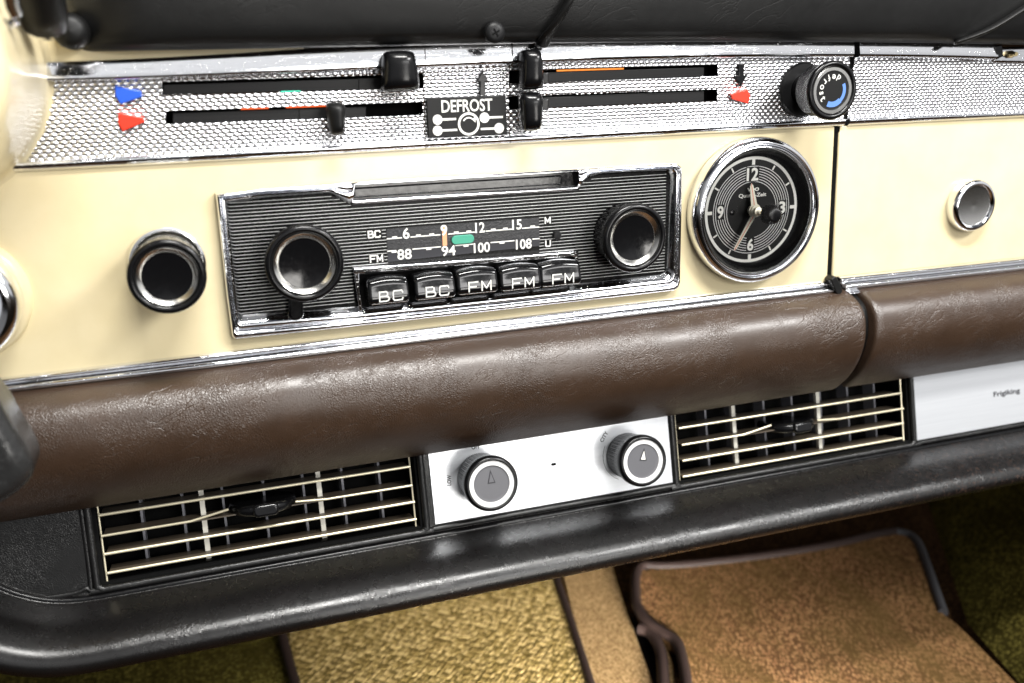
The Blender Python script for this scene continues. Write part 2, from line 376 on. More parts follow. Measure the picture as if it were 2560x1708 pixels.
def slot_px(s): _, u0, u1, tt, bb = s; return (u0, u1, tt, bb)
def inslot(key, u, v):
    for s in slots:
        if s[0] == key and s[1]-1 <= u <= s[2]+(2 if key == 'left' else 0):
            k = (u - s[1])/(s[2]-s[1])
            if s[3][0]+(s[3][1]-s[3][0])*k <= v <= s[4][0]+(s[4][1]-s[4][0])*k: return True
    return False
def band(key, extra=0.0):
    (t0, t1), (b0, b1) = sec[key]
    A = P(t0, c_toptrim_bot(t0)); B = P(t1, c_toptrim_bot(t1)); nx = max(20, int(abs(B[0]-A[0])/0.23)); nz = 150
    V = np.zeros((nx+1, nz+1, 3)); keep = np.ones((nx, nz), bool); px = np.zeros((nx+1, nz+1, 2))
    for i in range(nx+1):
        s = i/nx; ut = t0+(t1-t0)*s; ub = b0+(b1-b0)*s; a = P(ut, c_toptrim_bot(ut)-4); b = P(ub, c_band_bot(ub)+4)
        k = np.linspace(0, 1, nz+1)[:, None]; V[i] = a+(b-a)*k
        px[i, :, 0] = ut+(ub-ut)*k[:, 0]; px[i, :, 1] = 0
    # true pixel of each vertex (plane y=0) to cut the slots
    rel = (V - CAM) @ R; px[..., 0] = CU + FPX*rel[..., 0]/rel[..., 2]; px[..., 1] = CV + FPX*rel[..., 1]/rel[..., 2]
    X = V[..., 0]; Z = V[..., 2]; pr, pc = 1.28, 2.6
    h = np.zeros_like(X)
    row = np.round(Z/pr)
    for dr in (-1, 0, 1):
        rr = row+dr; off = (np.mod(rr, 2))*pc/2; cx = np.round((X-off)/pc)*pc+off
        q = 1-((X-cx)/1.22)**2-((Z-rr*pr)/0.60)**2; h = np.maximum(h, np.clip(q, 0, 1)**0.65)
    V[..., 1] = -0.25 - 0.36*h
    if any(s[0] == key for s in slots):
        pc_ = (px[:-1, :-1]+px[1:, 1:])/2
        for i in range(nx):
            for j in range(nz):
                if inslot(key, pc_[i, j, 0], pc_[i, j, 1]): keep[i, j] = False
    nj = nz+1; F = []
    for i in range(nx):
        for j in range(nz):
            if keep[i, j]: F.append((i*nj+j, (i+1)*nj+j, (i+1)*nj+j+1, i*nj+j+1))
    return V.reshape(-1, 3), F

hp = thing('heater_control_panel', 'long chrome edged panel of dimpled silver metal with heater slots under the black dashboard top', 'control panel', P(1160, 260))
for key, nm in (('left', 'dimpled_plate'), ('mid', 'dimpled_plate'), ('right', 'dimpled_plate')):
    o = part(nm, band(key), 'band', hp, smooth=180)
    (t0, t1), (b0, b1) = sec[key]
    tt0 = 97 if key == 'left' else t0
    part('top_trim', ribbon((tt0, t1), (tt0+1, t1+(b1-t1)*0.3), c_toptrim_top, c_toptrim_bot, trim_prof), 'chrome', hp, smooth=60)
    part('bottom_trim', ribbon((t0+(b0-t0)*0.9, t1+(b1-t1)*0.95), (b0, b1), c_band_bot, c_bt_bot, bt_prof), 'chrome', hp, smooth=60)
# black cavity, sliding covers and lamp filters in the slots
for k, s in enumerate(slots):
    _, u0, u1, tt, bb = s
    q = [(u0-4, tt[0]-5), (u1+6, tt[1]-5), (u1+6, bb[1]+5), (u0-4, bb[0]+5)]
    g = [P(u, v, 0) + np.array([0, 7.0, 0]) for u, v in q]; front = [P(u, v, 0) + np.array([0, 0.3, 0]) for u, v in q]
    part('slot_cavity', (front+g, [(4, 5, 6, 7), (0, 1, 5, 4), (1, 2, 6, 5), (2, 3, 7, 6), (3, 0, 4, 7)]), 'void', hp)
def slider(s, ua, ub, ya, m='grey', t0=0.12, t1=0.98, nm='sliding_cover', th=1.6):
    _, u0, u1, tt, bb = s
    def vv(u, t_): k = (u-u0)/(u1-u0); a = tt[0]+(tt[1]-tt[0])*k; b = bb[0]+(bb[1]-bb[0])*k; return a+(b-a)*t_
    return part(nm, pxpoly([(ua, vv(ua, t0)), (ub, vv(ub, t0)), (ub, vv(ub, t1)), (ua, vv(ua, t1))], ya+th, ya), m, hp, bevel=0.15)
slider(slots[0], 409, 985, 0.6, t0=0.22); slider(slots[0], 897, 985, 0.2, t0=0.2)
slider(slots[1], 432, 915, 0.9, t0=0.20); slider(slots[1], 748, 915, 0.5, t0=0.24)
slider(slots[2], 1360, 1760, 0.6, t0=0.22); slider(slots[2], 1360, 1436, 0.2, t0=0.3)
slider(slots[3], 1360, 1760, 0.6, t0=0.14); slider(slots[3], 1360, 1436, 0.2, t0=0.2)
slider(slots[1], 602, 672, 0.4, 'glow_red', 0.0, 0.13, 'lamp_filter', 0.4); slider(slots[1], 715, 832, 0.4, 'glow_red', 0.0, 0.12, 'lamp_filter', 0.4)
slider(slots[2], 1392, 1560, 0.45, 'glow_orange', 0.04, 0.18, 'lamp_filter', 0.4); slider(slots[0], 702, 752, 0.1, 'glow_green', 0.93, 1.02, 'lamp_filter', 0.4)
# lever knobs
def lever(uc, vc, w, h, depth, flip=1, nm='lever_knob', ridge=0.25, m='black', narrow=0.0):
    """w,h in px at y=-depth; a bevelled wedge: wide rounded end and narrower end"""
    W = rmm(uc, vc, -depth, w/2)*2; H = W * h / w * 1.03
    fr = DF(uc, vc, -depth); n = 9; secs = []
    for i in range(n+1):
        s = i/n; z = H*(0.5-s); k = sqrt(max(0, 1-(2*s-1)**6))
        if i in (0, n): k = 0.55
        wd = W/2*(1-narrow*(s if flip > 0 else 1-s))*(k*0.35+0.65)
        d0 = depth*(0.55+0.45*k)
        zz = z*(1 if 0 < i < n else 0.99)
        loop = [fr(-wd*0.9, zz, -depth*0.85), fr(-wd, zz, -depth*0.4), fr(-wd*0.97, zz, -depth*0.12 - (1-k)*2), fr(-wd*0.7, zz, d0-depth-(0.0)), fr(-wd*0.15+W*ridge*0.3, zz, d0-depth+0.9*k),
                fr(wd*0.35+W*ridge*0.15, zz, d0-depth+0.7*k), fr(wd*0.78, zz, d0-depth-0.7), fr(wd, zz, -depth*0.35), fr(wd*0.9, zz, -depth*0.85)]
        secs.append(loop)
    o = part(nm, sweep(secs), m, hp, smooth=180); md = o.modifiers.new('s', 'SUBSURF'); md.levels = 2; md.render_levels = 2
    return o
lever(1008, 178, 106, 98, 13, nm='lever_knob', flip=-1, narrow=0.22)
lever(846, 298, 52, 80, 11, nm='lever_knob', flip=1, narrow=0.25, m='matt')
lever(1339, 174, 62, 92, 12, flip=-1, narrow=0.18)
lever(1338, 280, 62, 90, 12, flip=1, narrow=0.18)
part('lever_stem', pxpoly([(957, 188), (1000, 186), (1000, 222), (957, 222)], -2, -6), 'grey', hp, bevel=0.5)
for vv_ in (196, 262):
    part('lever_stem', pxpoly([(1352, vv_-14), (1372, vv_-14), (1372, vv_+14), (1352, vv_+14)], 1, -7), 'black', hp, bevel=0.4)
# markers
def marker(pts, m, nm):
    gs = pxpoly(pts, 0, -1.9); return part(nm, gs, m, hp, bevel=0.18 if nm == 'arrow_marker' else 0.4, seg=3)
marker([(287, 214), (353, 227), (355, 243), (301, 262), (288, 240)], 'blueplastic', 'cold_marker')
marker([(296, 282), (360, 294), (361, 306), (306, 330), (295, 308)], 'redplastic', 'hot_marker')
marker([(1828, 235), (1869, 221), (1877, 240), (1871, 260), (1830, 249)], 'redplastic', 'hot_marker')
marker([(1200, 239), (1201, 204), (1192, 205), (1207, 177), (1223, 204), (1213, 204), (1214, 239)], 'black', 'arrow_marker')
marker([(1848, 161), (1861, 161), (1860, 188), (1869, 187), (1853, 217), (1839, 190), (1848, 189)], 'black', 'arrow_marker')
# defrost plaque
pq = part('defrost_plaque', pxpoly([(1065.5, 245), (1264.7, 240), (1268.8, 337), (1070.6, 345.5)], 0, -2.2), 'matt', hp, bevel=0.3)
yq = -2.25; a0_ = P(1100, 264, yq); a1_ = P(1232, 258, yq)
fq = DF(1167.5, 264, yq)
part('lettering', text(fq, 'DEFROST', (P(1231, 260, yq)-P(1104, 266, yq))[0], 4.4, 0.02, 0.15, 0.012, 0.98), 'white', pq)
gs = []
def dotbar(u, v, r, u2, v2):
    f = DF(u, v, yq); rm = rmm(u, v, yq, r); e = f; d = P(u2, v2, yq)-P(u, v, yq)
    return join(lathe(f, [(rm, 0), (rm, 0.14)], 32), box(f, d[0]/2, d[2]/2*0, abs(d[0]), 0.75, 0, 0.1))
gs += [dotbar(1093.8, 299.6, 12, 1140, 299), dotbar(1094, 327, 12, 1143, 324), dotbar(1211, 294.5, 12, 1257, 292), dotbar(1247.7, 320.7, 12, 1202, 323)]
fc = DF(1171.7, 310, yq); rc = rmm(1171.7, 310, yq, 27)
gs.append(lathe(fc, [(rc*0.80, 0), (rc*0.80, 0.2), (rc, 0.2), (rc, 0)], 64, False, False))
gs.append(lathe(fc, [(rc*0.48, 0), (rc*0.48, 0.15), (rc*0.60, 0.15), (rc*0.60, 0)], 24, a0=radians(40), a1=radians(150)))
gs.append(poly(fc, [(rc*0.30, rc*0.42), (rc*0.66, rc*0.58), (rc*0.62, rc*0.10)], 0, 0.16))
part('symbols', join(*gs), 'white', pq)

# ================================================================== dashboard (cream panel, chrome moulding, brown padding)
c_mold_top = curve([(-60, 951), (0, 943), (287, 911), (640, 867), (1000, 824), (1360, 783), (1700, 743), (2073, 700)], 3)
c_mold_bot = curve([(-60, 996), (0, 989), (319, 957), (640, 914), (1000, 869), (1360, 827), (2090, 738)], 3)
db = thing('dashboard', 'cream painted dashboard face with chrome moulding and brown leather knee roll', 'dashboard', P(900, 700))
n = 60; Vt = []; Vb = []
for i in range(n+1):
    s = i/n; ut = -700+(2087+700)*s; ub = -700+(2068+700)*s; Vt.append(P(ut, c_bt_bot(ut)-4, 0)); Vb.append(P(ub, c_mold_top(ub)+4, 0))
bk = np.array([0, 4.0, 0])
part('painted_panel', sweep([[a, b, b+bk, a+bk] for a, b in zip(Vt, Vb)]), 'cream', db, bevel=0.5)
part('upper_panel', pxpoly([(-700, 60), (70, 60), (300, 90), (330, 120), (330, 150), (97, 158), (60, 240), (-60, 300), (-700, 400)], 3, -0.5), 'cream', db, bevel=0.3)
part('upper_panel_edge', pxpoly([(250, 110), (760, 100), (760, 140), (250, 158)], 3, -0.3), 'cream', db, bevel=0.3)
mold = [(0.0, 0.2), (0.03, -1.5), (0.12, -2.6), (0.22, -2.6), (0.30, -1.3), (0.35, -1.2), (0.40, -2.8), (0.50, -3.7), (0.60, -3.6), (0.70, -2.4), (0.76, -1.6), (0.80, -1.6), (0.86, -3.3), (0.95, -3.6), (1.0, -2.2)]
part('chrome_moulding', ribbon((-700, 2074), (-700, 2090), c_mold_top, c_mold_bot, mold, 110), 'chrome', db, smooth=75)
def roll_profile(sc=1.0):
    pr = [(2.0, -96.5), (-2.5, -98.6), (-7.0, -99.8), (-12.2, -102.6), (-15.6, -106.8), (-17.0, -112.0), (-17.2, -118.0), (-15.6, -125.0), (-12.6, -131.5), (-8.6, -137.5), (-4.0, -142.4), (0.5, -146.2), (3.5, -147.2), (6.0, -146.0), (9, -135), (9, -100)]
    return [np.array([0, y, z]) for y, z in smoothpts([np.array(p) for p in pr[:13]], 4)] + [np.array([0, y, z]) for y, z in pr[13:]]
RP = roll_profile()
def roll(x0, x1, endround=(True, True), n=120, dz=(0, 0)):
    secs = []; c = np.array([0, -2.0, -122.0])
    xs = []
    for k, rr in enumerate((3.0, 1.8, 0.8, 0.2)):
        if endround[0]: xs.append((x0 + (0, .4, 1.2, 2.6)[k], 1 - (0.10, 0.045, 0.015, 0.0)[k]))
    a = x0+4 if endround[0] else x0; b = x1-4 if endround[1] else x1
    for i in range(n+1): xs.append((a+(b-a)*i/n, 1.0))
    if endround[1]:
        for k in (3, 2, 1, 0): xs.append((x1 - (0, .4, 1.2, 2.6)[k], 1 - (0.10, 0.045, 0.015, 0.0)[k]))
    for x, sc_ in xs:
        wob = 0.35*sin(x*0.043+1)+0.2*sin(x*0.11); dzz = dz[0]+(dz[1]-dz[0])*(x-x0)/(x1-x0)
        secs.append([c + (p-c)*sc_ + np.array([x, -wob*0.5 if p[1] < -10 else 0, dzz]) for p in RP])
    return sweep(secs)
XE = 272.8
part('padding', roll(-260, XE, (False, True), n=170, dz=(-3.0, 0)), 'brown', db, smooth=60)
# dark rubber gasket in the gap beside the glovebox
gk = [(c := p*1.0) for p in RP]
part('gap_seal', sweep([[np.array([XE-1.5, 3.5, 0])+np.array([0, p[1]*0.90, (p[2]+122)*0.93-122]) for p in RP], [np.array([XE+8, 3.5, 0])+np.array([0, p[1]*0.90, (p[2]+122)*0.93-122]) for p in RP]]), 'matt', db)
part('rubber_wedge', pxpoly([(2078, 700), (2088, 690), (2094, 696), (2107, 722), (2107, 730), (2100, 738), (2093, 736), (2086, 722)], 0, -5.0), 'matt', db, bevel=0.5)
part('gap_shade', pxpoly([(2060, 300), (2140, 300), (2125, 730), (2050, 730)], 12, 0.7), 'void', db)  # black sheets set in the door gap to paint its shade
part('gap_shade', pxpoly([(2100, 60), (2160, 60), (2150, 330), (2080, 330)], 12, 0.2), 'void', db)

# ================================================================== glovebox door
gb = thing('glovebox_door', 'cream glovebox door with dimpled silver band, chrome strips and round push button on the passenger side', 'glovebox door', P(2350, 480))
c_gm_top = curve([(2088, 692), (2250, 675), (2400, 660), (2560, 644), (2700, 628)], 1); c_gm_bot = curve([(2109, 733.5), (2300, 712), (2560, 684), (2700, 669)], 1)
Vt = []; Vb = []
for i in range(31):
    s = i/30; ut = 2099+(3200-2099)*s; ub = 2080+(3200-2080)*s; Vt.append(P(ut, c_bt_bot(ut)-3)); Vb.append(P(ub, c_gm_top(ub)+3))
part('painted_panel', sweep([[a, b, b+bk, a+bk] for a, b in zip(Vt, Vb)]), 'cream', gb, bevel=0.9, seg=4)
part('dimpled_plate', band('glove'), 'band', gb, smooth=180)
part('top_trim', ribbon((2136, 2477), (2134, 2477), c_toptrim_top, c_toptrim_bot, trim_prof), 'chrome', gb, smooth=60)
part('bottom_trim', ribbon((2118, 3200), (2116, 3200), c_band_bot, c_bt_bot, bt_prof), 'chrome', gb, smooth=60)
part('chrome_moulding', ribbon((2094, 3200), (2112, 3200), c_gm_top, c_gm_bot, mold), 'chrome', gb, smooth=75)
part('padding', roll(XE+4.6, 600, (True, False), n=60), 'brown', gb, smooth=60)
# push button
fb_ = DF(2441, 515, -5.5); fb_ = Fr(fb_.o + np.array([0, 5.5, 0])); RBt = rmm(2441, 515, -5.5, 52)
lk = part('button_rim', lathe(fb_, [(RBt, 0), (RBt, 3.2), (RBt-0.4, 4.6), (RBt-1.2, 5.4), (RBt-2.0, 5.5), (RBt-2.8, 4.9), (RBt-3.1, 4.2)], 72, True, False), 'chrome_smooth', gb)
part('button_cap', lathe(fb_, [(RBt-3.1, 3.6), (RBt-3.2, 4.4), (RBt-3.8, 4.3), (3.0, 4.05), (0.01, 3.95)], 60, True, False), 'steel_ring', gb)
# hinge latch at the far right
ht = thing('glovebox_latch', 'small polished chrome catch at the right end beside the glovebox trim', 'latch', P(2520, 140))
part('striker_plate', pxpoly([(2482, 158), (2488, 128), (2505, 118), (3190, 100), (3190, 172)], 2, -2), 'chrome', ht, bevel=1.2)
part('bolt', lathe(DF(2523, 136, -2), [(1.6, 0), (1.6, 1.5), (1.1, 2.2), (0.9, 4.0)], 24), 'brass', ht)
part('bracket', pxpoly([(2486, 116), (2506, 112), (2510, 140), (2492, 150)], 0, -4), 'black', ht, bevel=0.4)

# ================================================================== knobs
def knob(name_parent, fr, Rr, H, parent, skirt='black', face='gloss', ring='steel_ring', kn=90, kamp=0.35, r_ring=0.78, r_face=0.63, base=None, flat=False, knub=True):
    sk = part('knob' if name_parent is None else name_parent,
              lathe(fr, [(Rr*0.86, 0, 1), (Rr*0.88, H*0.45, 1), (Rr*0.95, H*0.70, 1), (Rr*0.985, H*0.80, 0.6), (Rr, H*0.86), (Rr*0.995, H*0.92), (Rr*0.96, H*0.975), (Rr*0.90, H), (Rr*0.84, H*0.985), (Rr*(r_ring+0.01), H*0.93), (Rr*(r_ring+0.01), H*0.7)], 360, True, True, kn, kamp), skirt, parent, smooth=55)
    rg = part('ring', lathe(fr, [(Rr*r_ring, H*0.7), (Rr*r_ring, H*0.94), (Rr*(r_ring-0.015), H*0.955), (Rr*(r_face+0.01), H*(0.955 if flat else 0.88)), (Rr*r_face, H*(0.94 if flat else 0.86)), (Rr*r_face, H*0.7)], 128, False, False), ring, sk, smooth=40)
    d = 0.0 if flat else 1.0
    fc_ = part('cap', lathe(fr, [(Rr*r_face, H*0.7), (Rr*r_face, H*(0.94 if flat else 0.87))] + [(Rr*r_face*q, (H*(0.935 if flat else 0.87)) - d*H*0.035*(1-q*q)) for q in (0.96, 0.85, 0.7, 0.5, 0.3, 0.12, 0.004)], 96, True, False), face, sk, smooth=50)
    return sk, rg, fc_
# pull knob left of the radio
pk = thing('pull_knob', 'round black pull knob with silver ring on the cream panel left of the radio', 'knob', P(426, 650))
fk = DF(418, 693, -25); cb = fk(0, 0, -25)
fk0 = Fr(cb)
part('escutcheon', lathe(fk0, [(12.9, 0), (12.9, 1.6), (12.5, 2.4), (11.8, 2.6), (11.2, 2.0), (10.8, 1.0)], 96, False, False), 'chrome_smooth', pk)
part('grip', lathe(fk0.at(0, 0, 1), [(10.4, 0, 1), (10.6, 14, 1)], 360, True, True, 84, 0.5), 'steel_ring', pk)
Rk = rmm(418, 693, -25, 101)
kk = knob('knob', fk0.at(0, 0, 14), Rk, 11.5, pk, kn=110, kamp=0.2, r_ring=0.78, r_face=0.64)
# defrost knob
dk = thing('defrost_knob', 'black defrost knob with white lettering and blue arc over the top right of the panel', 'knob', P(1983, 229))
fd = DF(2084, 226.5, -21); Rd = 11.4
fd = Fr(fd.o + np.array([0, 21.0, 0]))
part('escutcheon', lathe(fd, [(11.0, 0), (11.0, 1.2), (10.4, 1.9), (7.0, 2.0)], 96, True, True), 'grey', dk)
part('stem', lathe(fd.at(0, 0, 2), [(6.4, 0), (6.2, 2), (7.6, 6), (8.0, 9), (8.6, 11)], 64, True, True), 'black', dk)
sk, rg, cp = knob('knob', fd.at(0, 0, 10), Rd, 11.0, dk, skirt='black', face='matt', kn=120, kamp=0.2, r_ring=0.79, r_face=0.66, flat=True)
ft = fd.at(0, 0, 10+11.0*0.94)
rt = Rd*0.66*0.70
for i, ch in enumerate('defrost'):
    ang = radians(62 + i*25.5); f = ft.at(rt*cos(ang), rt*sin(ang)).rot(ang + pi/2)
    part('letter', text(f, ch, None, 2.5 if ch in 'dft' else 1.8, 0.02, 0.06, 0.01), 'white', cp)
part('blue_arc', join(lathe(ft, [(rt*0.82, 0), (rt*0.82, 0.07), (rt*1.22, 0.07), (rt*1.22, 0)], 30, a0=radians(-112), a1=radians(-45)), lathe(ft, [(rt*0.92, 0), (rt*0.92, 0.071), (rt*1.18, 0.071), (rt*1.18, 0)], 30, a0=radians(-45), a1=radians(26))), 'blueprint', cp)

# ================================================================== radio
rd = thing('car_radio', 'black and chrome push button car radio with two knobs in the cream panel', 'radio', P(1120, 640))
pairs = [((538, 484), (576, 508)), ((640, 470), (660, 497)), ((780, 460), (800, 487)), ((820, 457), (825, 486)), ((840, 456), (847, 499)), ((862, 455), (875, 513)), ((876, 454), (882, 508)), ((884, 453.5), (882, 464)),
         ((1000, 446), (1000, 457)), ((1150, 437.5), (1150, 448)), ((1300, 429), (1300, 438.5)), ((1436, 420.5), (1440, 430)), ((1444, 420), (1441, 472)), ((1452, 419.5), (1445, 474)), ((1470, 418.5), (1465, 447)), ((1500, 417), (1500, 438)), ((1580, 413), (1580, 433)),
         ((1675, 407.5), (1655, 430)), ((1690, 408), (1666, 431)), ((1699, 414), (1671, 437)), ((1702, 430), (1672, 447)), ((1701, 520), (1670, 520)), ((1699.5, 620), (1667, 610)), ((1698, 705), (1664, 672)), ((1694, 719), (1661, 680)), ((1683, 727), (1650, 685)),
         ((1560, 741), (1540, 696)), ((1445, 754), (1438, 707)), ((1150, 787), (1150, 738)), ((890, 816), (890, 765)), ((740, 833), (740, 775)), ((600, 847), (617, 785)), ((588, 848), (607, 785)), ((580, 841), (603, 778)), ((566, 740), (598, 720)), ((552, 610), (586, 600)), ((540, 500), (577, 525))]
prof = [(0, 1.0), (0.0, -2.2), (0.05, -3.4), (0.14, -4.2), (0.27, -4.3), (0.36, -3.6), (0.39, -2.8), (0.43, -3.3), (0.52, -4.1), (0.62, -4.1), (0.75, -3.2), (0.9, -1.8), (0.97, -1.1), (1.0, 0.6)]
NP = len(pairs); sub = 6; secs = []
for i in range(NP):
    (o0, i0), (o1, i1) = pairs[i], pairs[(i+1) % NP]
    for k in range(sub):
        s = k/sub; oo = P(o0[0]+(o1[0]-o0[0])*s, o0[1]+(o1[1]-o0[1])*s, -2); ii = P(i0[0]+(i1[0]-i0[0])*s, i0[1]+(i1[1]-i0[1])*s, -1)
        secs.append([np.array([oo[0]+(ii[0]-oo[0])*t_, y, oo[2]+(ii[2]-oo[2])*t_]) for t_, y in prof])
npf = len(prof); V = [p for s in secs for p in s]; ms = len(secs)
F = [(i*npf+j, i*npf+j+1, ((i+1) % ms)*npf+j+1, ((i+1) % ms)*npf+j) for i in range(ms) for j in range(npf-1)]
part('bezel', (V, F), 'chrome', rd, smooth=60)
part('tape_slot', pxpoly([(876, 458), (1446, 424), (1446, 470), (876, 506)], 4, -0.5), 'gloss', rd)
part('slot_door', pxpoly([(884, 470), (1405, 438), (1405, 462), (884, 496)], 2, -1.2), 'gloss', rd, bevel=0.6)
part('slot_ledge', tube([P(881, 506, -1.8), P(1150, 489, -1.8), P(1442, 471, -1.8)], 0.75, 12), 'chrome', rd)
part('face_plate', pxpoly([(570, 500), (830, 478), (880, 500), (1442, 466), (1470, 436), (1680, 420), (1672, 692), (600, 795)], 2.0, -1.0), 'plate', rd)
# silver ridges with gaps for dial, texts and buttons
ridges = []
xa0 = P(583, 650, -1)[0]; xa1 = P(1663, 560, -1)[0]
zt = P(620, 505, -1)[2]; pitch = 1.235
def xz(u, v): p = P(u, v, -1); return p[0], p[2]
wL, wT = xz(966, 572.6); wR, wB = xz(1347.5, 544)[0], xz(969, 652)[1]
blk = [(xz(966, 600)[0], xz(1347, 560)[0], xz(1150, 555)[1], xz(1150, 652)[1])]   # window (x0,x1,ztop,zbot)
txt = {'BC': (935.5, 585.7), 'FM': (941, 646.7), 'M': (1369, 551), 'U': (1370, 609)}
k = 0
while True:
    z = zt - k*pitch; k += 1
    if z < P(620, 786, -1)[2]: break
    x0, x1 = xa0 + (0.0), xa1
    segs = [(x0, x1)]
    def cut(a, b):
        global segs
        out = []
        for p, q in segs:
            if b <= p or a >= q: out.append((p, q)); continue
            if p < a: out.append((p, a))
            if q > b: out.append((b, q))
        segs = out
    if z > P(860, 497, -1)[2]: cut(P(828, 490, -1)[0], 1e3 if z > P(1500, 441, -1)[2] + 0.5 else P(1478, 450, -1)[0])
    elif z > P(1443, 478, -1)[2]: cut(P(872, 512, -1)[0]*0+P(850+ (P(860,497,-1)[2]-z)*10, 500, -1)[0], P(1448, 470, -1)[0])
    if blk[0][3] < z < blk[0][2]: cut(blk[0][0], blk[0][1])
    for s_, (u, v) in txt.items():
        x_, z_ = xz(u, v)
        if abs(z-z_) < 1.6: cut(x_-(2.9 if len(s_) == 2 else 1.6), x_+(2.9 if len(s_) == 2 else 1.6))
    bz = P(1160, 650, -1)[2]
    if z < bz: cut(P(882, 700, -1)[0], P(1446, 690, -1)[0])
    for a, b in segs:
        if b-a > 0.5: ridges.append(box(Fr([0, -1, 0]), (a+b)/2, z, b-a, 0.145, 0, 0.06))
part('silver_lines', join(*ridges), 'line', rd)
# dial
dl = part('dial_window', pxpoly([(967, 573), (1347.5, 544), (1349, 592), (969, 628)], -1.0, -1.12), 'dialgrey', rd)
part('dial_strip', pxpoly([(969, 628.5), (1349, 592.5), (1350, 615), (969, 655)], -1.0, -1.10), 'ink', dl)
yd = -1.13
part('pointer', pxpoly([(1105, 566), (1116, 565), (1118, 614), (1107, 615)], yd, yd-0.12), 'orange', dl)
part('green_marker', prism([P(1157.5, 599, yd-0.5) + np.array([a, 0, b]) for a, b in rrect(8.9, 3.4, 1.69, 8)], [P(1157.5, 599, yd-0.5) + np.array([a, 0.45, b]) for a, b in rrect(8.9, 3.4, 1.69, 8)]), 'green', dl, bevel=0.25)
nums = [('6', 570, 380, 62, 96), ('9', 917, 352, 60, 96), ('12', 1248, 327, 88, 92), ('15', 1587, 300, 88, 92), ('88', 555, 572, 132, 92), ('94', 960, 540, 128, 92), ('100', 1265, 510, 148, 92), ('108', 1650, 478, 144, 92)]
gs = []
for s_, zx, zy, w_, h_ in nums:
    u, v = 860+zx/3.672, 480+zy/3.672; f = DF(u, v, yd-0.12)
    gs.append(text(f, s_, rmm(u, v, yd, w_/2/3.672)*2, h_/3.672/6.35, 0.0, 0.08, 0.018))
part('numerals', join(*gs), 'white', dl)
def zline(x0, y0, x1, y1, skip, w=0.42):
    out = []; xs = [x0] + [q for s in skip for q in s] + [x1]
    for a, b in zip(xs[0::2], xs[1::2]):
        def pt(x, d=0): y = y0+(y1-y0)*(x-x0)/(x1-x0); return P(860+x/3.672, 480+(y+d)/3.672, yd-0.05)
        A, B = pt(a), pt(b)
        out.append(prism([A+np.array([0, 0, w/2]), B+np.array([0, 0, w/2]), B-np.array([0, 0, w/2]), A-np.array([0, 0, w/2])], [q+np.array([0, 0.06, 0]) for q in (A+np.array([0, 0, w/2]), B+np.array([0, 0, w/2]), B-np.array([0, 0, w/2]), A-np.array([0, 0, w/2]))]))
    return out
gs = zline(392, 432, 1793, 322, [(533, 610), (885, 955), (1205, 1300), (1545, 1635)]) + zline(398, 545, 1796, 428, [(478, 628), (890, 1022), (1185, 1345), (1565, 1730)])
def blockat(x, y, w, h): u, v = 860+x/3.672, 480+y/3.672; return box(DF(u, v, yd-0.05), 0, 0, w/3.672/6.4, h/3.672/6.35, 0, 0.065)
for x in (465, 683, 805, 1030, 1145, 1370, 1480, 1732): gs.append(blockat(x, 432-110*(x-392)/1401-11, 44, 14))
for x in (460, 778, 1120, 1450): gs.append(blockat(x, 545-117*(x-398)/1398+10, 46, 16))
part('scale_lines', join(*gs), 'white', dl)
gs = [word(DF(935.5, 585.7, -1.05), 'BC', 4.3, 2.3, 0.5, 0.0), word(DF(941, 646.7, -1.05), 'FM', 4.5, 2.3, 0.5, 0.0), word(DF(1369, 551, -1.05), 'M', 2.0, 2.2, 0.5, 0.0), word(DF(1370, 609, -1.05), 'U', 1.9, 2.1, 0.5, 0.0)]
[part('band_lettering', g_, 'white', rd) for g_ in gs]
part('indicator_button', lathe(DF(1390, 587, -1), [(1.65, 0), (1.65, 1.6), (1.4, 1.9), (0.01, 1.95)], 32, True, False), 'grey', rd)
# knobs
for (u, v, rp, hh) in ((763, 661, 100, 14.0), (1590, 597, 79, 14.0)):
    f = DF(u, v, -1-hh); Rr = rmm(u, v, -1-hh, rp) * (1.0 if u < 1000 else 1.0); f = Fr(f.o + np.array([0, hh, 0])); RADR = Rr
    if u > 1000: Rr = 14.6
    kb = knob('knob', f, Rr if u < 1000 else 13.6, hh, rd, kn=100, kamp=0.35, r_ring=0.79, r_face=0.64)
part('tone_lever', join(pxpoly([(722, 742), (757, 738), (760, 787), (755, 798), (741, 804), (727, 801), (721, 790)], -1.5, -4.5)), 'black', rd, bevel=0.9)
# station buttons
part('button_well', pxpoly([(893, 688), (1436, 645), (1440, 735), (897, 786)], 4, -1.15), 'void', rd)
sr = join(pxpoly([(883, 672), (1444, 628.4), (1446, 642), (884, 686)], -1, -4.6), pxpoly([(883, 673), (898, 675), (906, 778), (899, 780)], -1, -4.2), pxpoly([(1436, 631), (1445, 630), (1446, 662), (1438, 664)], -1, -4.4))
part('button_surround', sr, 'chrome', rd, bevel=0.5)
part('chrome_shelf', prism([P(895, 772, -1.5), P(1450, 716, -1.5), P(1452, 738, -4.3), P(895, 797, -4.3)], [P(895, 772, -0.5), P(1450, 716, -0.5), P(1452, 738, -2.3), P(895, 797, -2.3)]), 'chrome', rd)
btn = [(972, 729, 'BC', 0.0), (1088, 717.5, 'BC', 0.0), (1194, 705, 'FM', 0.0), (1302, 696, 'FM', 0.0), (1402, 686, 'FM', 0.0)]
